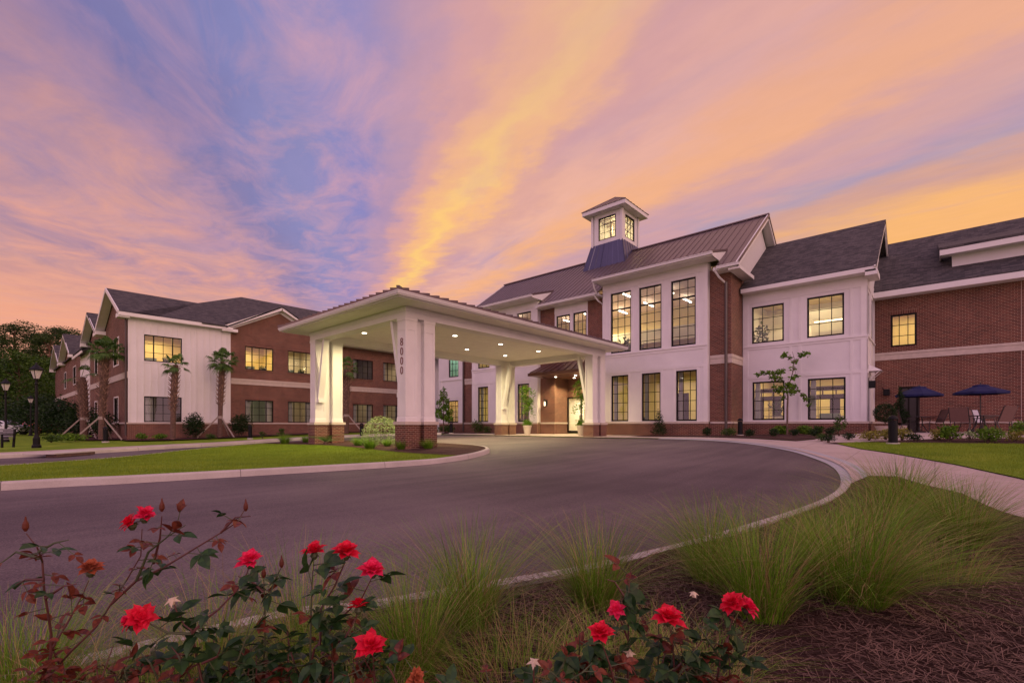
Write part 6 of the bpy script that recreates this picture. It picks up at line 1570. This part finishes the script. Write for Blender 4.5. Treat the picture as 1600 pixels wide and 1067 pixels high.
x, y = P2(1503, 19.0); chair('brown patio chair seen side-on at the left of the right table', x, y, yaw-1.0)
x, y = P2(1558, 17.9); chair('large brown patio chair with its back to the lawn', x, y, yaw+.1)
x, y = P2(1520, 21.0); chair('brown patio chair behind the right table by the wall', x, y, yaw+3.0)
x, y = P2(1535, 21.2); chair('patio chair with a white cushion behind the right table', x, y, yaw+3.2, 'white_cushion')
x, y = P2(1600, 18.6); chair('white cushioned patio chair cut by the right edge', x, y, yaw+1.5, 'white_cushion')
# fittings at the side door
fx = thing('door_hood_lamp', 'small white hooded lamp over the side door of the block', 'wall lamp', (-2.3, 28.9, 3.7))
mb = MB(); vs = [(-2.37,28.5,3.95), (-2.37,29.3,3.95), (-1.85,28.4,3.62), (-1.85,29.4,3.62), (-2.37,28.4,3.62), (-2.37,29.4,3.62)]; mb.addm(vs, [(0,2,3,1), (0,4,2), (1,3,5), (4,5,3,2), (0,1,5,4)]); mb.obj('hood', 'white_trim', fx)
mb = MB(); mb.bar((-2.36,28.5,3.2), (-1.95,28.45,3.6), .03, .03); mb.bar((-2.36,29.3,3.2), (-1.95,29.35,3.6), .03, .03); mb.obj('bracket', 'white_trim', fx)
for lb, b in (('black lantern box beside the side door of the block', (-2.33,-2.08,28.05,28.32,2.78,3.12)), ('small black speaker on the brick wing next to the block', (-1.98,-1.72,31.15,31.42,2.55,2.88))):
    mb = MB(); mb.box(*b); x0, x1, y0, y1, z0, z1 = b; mb.box(x0+.03, x1-.03, y0-.02, y0, z0+.03, z1-.03); mb.bar((x0,(y0+y1)/2,z1), (x0-.04,(y0+y1)/2+.1,z1+.08), .04, .03)
    tag(mb.obj('wall_speaker', 'black_metal'), lb, 'speaker')

# ============================================================ ROSES
def bloom(par, c, r, nrm_, mat='rose_petal', seed=0, openv=1.):
    if mat == 'petal_pale':
        nv_ = Vector(nrm_).normalized(); a = nv_.cross(Vector((.3,.9,.2))).normalized(); b = nv_.cross(a); s_ = MB(); c = Vector(c)
        for k in range(5):
            th = k*1.257+seed; d = a*math.cos(th)+b*math.sin(th); e = b*math.cos(th)-a*math.sin(th)
            s_.face([c-e*.003, c+d*r*.4-e*.004+nv_*.002, c+d*r*1.1-nv_*.004, c+d*r*.4+e*.004+nv_*.002, c+e*.003])
        s_.lathe([(.005,-.008), (.006,.0), (.002,.005)], c, 8); return s_.obj('spent_bloom', mat, par, recalc=False)
    rs = random.Random(seed); nrm_ = Vector(nrm_).normalized(); a = nrm_.cross(Vector((.3,.9,.2))).normalized(); b = nrm_.cross(a); mb = MB(); c = Vector(c)
    for ring, (n, L_, el, w_) in enumerate(((7, 1.1, .12, .36), (7, 1.0, .38, .34), (6, .78, .72, .30), (5, .45, 1.15, .22))):
        for k in range(n):
            th = 2*math.pi*(k+ring*.5)/n+rs.uniform(-.3,.3); el_ = (el*.8+rs.uniform(-.25,.25))*openv; d = (a*math.cos(th)+b*math.sin(th)); sd = (b*math.cos(th)-a*math.sin(th)); ln = r*L_*rs.uniform(.72,1.15)
            rows = []
            for i in range(5):
                u_ = i/4; e = el_+.35*u_-(.75*max(0, u_-.6)); p = c+nrm_*(.004*ring)+d*ln*u_*math.cos(e)+nrm_*ln*u_*math.sin(e)
                ww = r*w_*(math.sin(math.pi*min(.93, .10+.78*u_)))*(1 if u_ < .99 else .35)
                rows.append([p-sd*ww+nrm_*ww*.25, p+nrm_*(-.02*r), p+sd*ww+nrm_*ww*.25])
            rows[-1][1] = rows[-1][1]+d*ln*.14
            for i in range(4):
                for j in range(2): mb.face([rows[i][j], rows[i][j+1], rows[i+1][j+1], rows[i+1][j]])
    o = mb.obj('rose_bloom', mat, par, recalc=False, smooth=True)
    g = MB(); g.lathe([(.004,-.016), (.009,-.008), (.006,.0)], c, 8)
    for k in range(5): th = k*1.257; g.face([c, c+a*math.cos(th-.3)*.008+b*math.sin(th-.3)*.008-nrm_*.004, c+(a*math.cos(th)+b*math.sin(th))*r*.62-nrm_*.012, c+a*math.cos(th+.3)*.008+b*math.sin(th+.3)*.008-nrm_*.004])
    g.obj('calyx', 'green_stem', o, recalc=False); return o
def leaf(mb, p, d, up, L_, mi=0):
    d = d.normalized(); sd = d.cross(up)
    if sd.length < .1: sd = d.cross(Vector((1,0,0)))
    sd.normalize(); n = sd.cross(d).normalized(); rows = []
    for i in range(6):
        u_ = i/5; w_ = L_*.30*math.sin(math.pi*(u_**.85))+.0004; c = p+d*L_*u_-n*L_*.22*u_*u_
        rows.append((c-sd*w_+n*w_*.35, c, c+sd*w_+n*w_*.35))
    for i in range(5):
        for j in range(2): mb.face([rows[i][j], rows[i][j+1], rows[i+1][j+1], rows[i+1][j]], mi)
def rosebush(label, base, canes, blooms, nleaf, seed, red_frac=.25, lsize=.03, extras=(), low=None):
    rs = random.Random(seed); bx, by = base.x, base.y; t_ = thing('rose_bush', label, 'rose bush', (bx, by, G(bx, by)+.09), 0, 'red rose bushes in the near bed'); st = MB(); lf = MB(); RD = Vector((bx, by, 0))
    if low:
        l0, l1, tp, D0, cnt = low
        for _ in range(cnt):
            a = rs.uniform(l0, l1); tpx = a+rs.uniform(-45, 45); canes = canes+[[(a, 1072, D0), ((a+tpx)/2+rs.uniform(-8,8), rs.uniform(1035,1060), D0+rs.uniform(-.02,.06)), (tpx, rs.uniform(tp, 1045), D0+rs.uniform(-.02,.1))]]
    for cn_ in canes:
        pts = [ray(a, b, D) for a, b, D in cn_]
        if cn_[0][1] > 1060: pts = [Vector((bx+rs.uniform(-.04,.04), by+rs.uniform(-.04,.04), G(bx, by)+.08))]+pts
        n = len(pts); r0 = .0032; st.tube(pts, [r0*(1-.72*i/(n-1)) for i in range(n)], 6, mi=0 if rs.random() < .6 else 1)
        tot = sum((pts[i+1]-pts[i]).length for i in range(n-1)); k = int(tot/.024)
        for q in range(1, k+1):
            u_ = q/(k+1)*tot; i = 0
            while i < n-2 and u_ > (pts[i+1]-pts[i]).length: u_ -= (pts[i+1]-pts[i]).length; i += 1
            seg = pts[i+1]-pts[i]; p = pts[i]+seg.normalized()*min(u_, seg.length); red = (q/(k+1) > .62 and rs.random() < red_frac*2.4) or rs.random() < red_frac*.3
            if rs.random() > nleaf: continue
            d = Vector((rs.gauss(0,1), rs.gauss(0,1), rs.gauss(.0,.6))).normalized(); pet = p+d*rs.uniform(.02,.05); st.tube([p, pet], [.0012,.0008], 4, mi=1)
            upv = Vector((rs.gauss(0,.5), rs.gauss(0,.5), 1)).normalized(); L_ = lsize*rs.uniform(.6,1.2)*(.8 if red else 1)
            for dd in ((d, 1.), (d.cross(upv)+d*.5, .85), (-d.cross(upv)+d*.5, .85)):
                leaf(lf, pet-d*(0 if dd[1] == 1. else .006), dd[0], upv, L_*dd[1], 1 if red else 0)
    st.obj('canes', ['rose_stem', 'green_stem'], t_); lf.obj('leaves', ['rose_leaf', 'rose_leaf_red'], t_, recalc=False, smooth=True)
    for i, bl in enumerate(blooms):
        a, b, D, r, nv = bl[:5]; mat = bl[5] if len(bl) > 5 else 'rose_petal'; n_ = Vector((CA*nv[0]-CB*nv[1], CB*nv[0]+CA*nv[1], nv[2]))
        bloom(t_, ray(a, b, D), r*.86, n_, ('rose_petal_pink' if mat == 'rose_petal' and (i*7+seed) % 3 == 0 else mat), seed*31+i, bl[6] if len(bl) > 6 else 1.)
    for a, b, D in extras:      # closed buds
        m2 = MB(); p = ray(a, b, D); m2.cur = 0; m2.lathe([(.002,-.010), (.0055,-.003), (.005,.005), (.002,.013), (.001,.020)], p, 8); m2.obj('bud', 'rose_leaf_red', t_)
    return t_
# depths are metres along the view axis; each bush is a tangle of canes rooted in the bed
bA = ray(90, 1400, 1.0); bA.z = 0
rosebush('left rose bush with long bare reddish canes and three small red blooms', Vector((-1.62, .05, 0)), [
    [(62,1066,.98),(83,1010,.98),(112,961,1.0),(127,933,1.02),(139,906,1.03)], [(72,1062,1.0),(109,1019,1.02),(150,979,1.04),(173,944,1.05),(199,904,1.06),(220,868,1.07),(222,826,1.07)],
    [(173,944,1.05),(213,907,1.06),(259,884,1.08),(302,858,1.1),(345,832,1.12),(371,815,1.13),(384,793,1.14)], [(78,1064,.97),(80,990,.97),(69,921,.96),(66,875,.96),(58,855,.95),(41,833,.95)],
    [(213,907,1.06),(232,862,1.05),(262,838,1.04),(290,820,1.05)], [(240,880,1.07),(250,840,1.06),(253,806,1.05)], [(345,832,1.12),(368,808,1.12),(392,806,1.13)], [(69,905,.96),(40,905,.95),(22,915,.95)], [(60,862,.95),(85,848,.96),(108,843,.97)], [(62,872,.95),(25,862,.94),(4,878,.94)], [(70,935,.96),(100,915,.97),(120,912,.98)],
    ], [(207,817,1.07,.026,(-.5,-.3,.5)), (226,806,1.07,.026,(.5,-.2,.8)), (142,890,1.03,.026,(.2,-.3,.9),'petal_dry')], .75, 5, .55, .036, [(40,822,.95), (384,792,1.14), (253,792,1.05)], low=(30, 260, 975, .98, 7))
rosebush('middle rose bush with a row of bright red blooms above dark leaves', Vector((-1.02, .62, 0)), [
    [(480,1066,1.05),(491,1013,1.05),(511,990,1.06),(537,961,1.07),(566,933,1.08),(580,904,1.08),(583,893,1.08)], [(500,1010,1.05),(502,950,1.07),(523,915,1.08),(538,880,1.08),(541,866,1.08)], [(484,1066,1.05),(486,956,1.07),(488,904,1.09),(491,866,1.1)],
    [(586,1068,1.0),(583,1027,1.0),(580,1012,1.0)], [(316,1066,1.0),(306,1020,1.0),(299,984,1.0),(288,976,1.0),(276,955,1.0),(270,938,1.0)], [(299,990,1.0),(320,968,1.02),(340,953,1.03),(371,921,1.05),(386,895,1.06),(391,880,1.06)],
    [(299,990,1.0),(262,988,.98),(238,976,.97),(219,966,.96)], [(316,1036,.98),(340,1025,.97),(345,1010,.96)], [(410,1066,1.1),(414,1000,1.12),(414,950,1.12),(412,905,1.12)], [(502,1020,1.04),(540,995,1.05),(556,965,1.06),(560,950,1.06)], [(300,1066,1.0),(285,1030,.99),(268,1010,.99)],
    [(414,950,1.12),(430,905,1.12),(440,885,1.12)], [(412,925,1.12),(390,905,1.12),(372,900,1.12)], [(340,1066,1.02),(372,1030,1.03),(385,995,1.05),(395,965,1.06)], [(470,1066,1.05),(455,1020,1.07),(448,985,1.09)],
    ], [(391,877,1.06,.030,(.1,-.35,.9)), (491,863,1.10,.032,(-.1,-.15,1)), (541,864,1.08,.035,(.1,-.2,1)), (583,892,1.08,.034,(.1,-.4,.9)), (580,1010,1.0,.038,(.1,-.5,.85)), (219,966,.96,.031,(.6,-.5,.6)), (208,972,.96,.026,(-.7,-.4,.4)), (560,948,1.06,.026,(-.2,.3,.8)), (269,938,1.0,.018,(0,-.5,.9),'petal_pale')], 1., 9, .10, .043, [(412,896,1.12), (440,880,1.12)], low=(250, 600, 985, 1.02, 15))
rosebush('right rose bush with a wide double bloom and three open red blooms', Vector((-.42, 1.02, 0)), [
    [(1119,1066,1.12),(1126,1030,1.13),(1137,997,1.15),(1144,966,1.16),(1152,946,1.16)], [(1055,1066,1.1),(1052,1020,1.1),(1050,997,1.1),(1045,970,1.1)], [(960,1066,1.05),(954,1041,1.05),(944,1014,1.05),(938,994,1.05)], [(981,1066,1.12),(982,1000,1.13),(981,935,1.14),(986,885,1.15)],
    [(982,1000,1.13),(970,970,1.13),(963,954,1.13)], [(1028,1066,1.15),(1029,985,1.16),(1028,935,1.16)], [(1126,1030,1.13),(1100,990,1.12),(1075,960,1.12)], [(834,1068,1.0),(834,1050,1.0),(834,1036,1.0)], [(1050,1050,1.1),(1080,1020,1.09),(1098,1000,1.08)], [(1130,1050,1.13),(1160,1020,1.13),(1170,990,1.13)], [(981,940,1.14),(960,908,1.14),(948,905,1.14)],
    [(860,1068,1.0),(880,1040,1.0),(885,1020,1.0)], [(1000,1066,1.1),(985,1040,1.1),(984,1025,1.1)],
    ], [(1145,944,1.16,.036,(-.45,-.25,.8)), (1166,950,1.16,.034,(.55,-.25,.7)), (1044,967,1.10,.042,(.05,-.25,1)), (938,990,1.05,.034,(-.1,-.35,.95)), (963,952,1.13,.024,(-.2,-.5,.6)), (984,1021,1.1,.018,(0,-.5,.9),'petal_pale'), (1084,927,1.16,.014,(0,-.3,.9),'petal_pale'), (834,1034,1.0,.018,(0,-.4,.9),'petal_pale')], .95, 14, .12, .044, [(885,1016,1.0)], low=(880, 1180, 985, 1.08, 13))
rosebush('low rose bush with few red buds at the bottom edge', Vector((-.78, .80, 0)), [
    [(640,1068,.95),(650,1055,.95),(668,1048,.95)], [(620,1068,.95),(612,1050,.95),(605,1040,.95)], [(690,1068,.95),(680,1058,.95)], [(880,1068,.97),(910,1050,.97),(925,1035,.98)], [(760,1068,.96),(775,1052,.96)]],
    [(648,1060,.94,.022,(.5,-.4,.6),'petal_dry')], .95, 21, .3, .038)
sh = shrub('dark twiggy shrub cut by the right edge above the mulch', 1.02, 1.72, .17, .52, 'leaf_dark', 1400, .035, 'loose', asp=.6)

# ============================================================ tidy: a part that is several separate pieces becomes several parts
def split_pieces(o, maxn=20):
    me = o.data; n = len(me.vertices); par = list(range(n))
    def find(a):
        while par[a] != a: par[a] = par[par[a]]; a = par[a]
        return a
    for p in me.polygons:
        r = find(p.vertices[0])
        for v_ in p.vertices[1:]: par[find(v_)] = r
    comp = {}
    for i in range(n): comp.setdefault(find(i), []).append(i)
    bb = []
    for k, ids in comp.items():
        c = np.array([me.vertices[i].co[:] for i in ids]); bb.append([c.min(0)-.03, c.max(0)+.03, {k}])
    changed = True
    while changed:
        changed = False; out = []
        for b in bb:
            for q in out:
                if (b[0] <= q[1]).all() and (b[1] >= q[0]).all():
                    q[0] = np.minimum(q[0], b[0]); q[1] = np.maximum(q[1], b[1]); q[2] |= b[2]; changed = True; break
            else: out.append(b)
        bb = out
    if not 1 < len(bb) <= maxn: return
    base = o.name.split('.')[0]
    for gi, g in enumerate(bb):
        bm = bmesh.new(); bm.from_mesh(me); bm.verts.ensure_lookup_table()
        bmesh.ops.delete(bm, geom=[bm.verts[i] for i in range(n) if find(i) not in g[2]], context='VERTS')
        m2 = me.copy(); m2.name = base; bm.to_mesh(m2); bm.free()
        if gi == 0: first = m2
        else:
            o2 = o.copy(); o2.data = m2; COL.objects.link(o2); o2.name = base
    o.data = first
split_pieces([c for c in fx.children if c.name.startswith('bracket')][0])
for c in list(rm.children):
    if c.name.startswith('strip_lamp'): split_pieces(c)
for root in (hall, blk, wng, lnk, rsw, por):
    for o in list(root.children):
        if o.type == 'MESH' and not o.children and len(o.data.vertices) < 6000 and o.name.split('.')[0] not in ('battens', 'white_trim', 'room', 'ribs', 'house_number', 'rafters'): split_pieces(o)
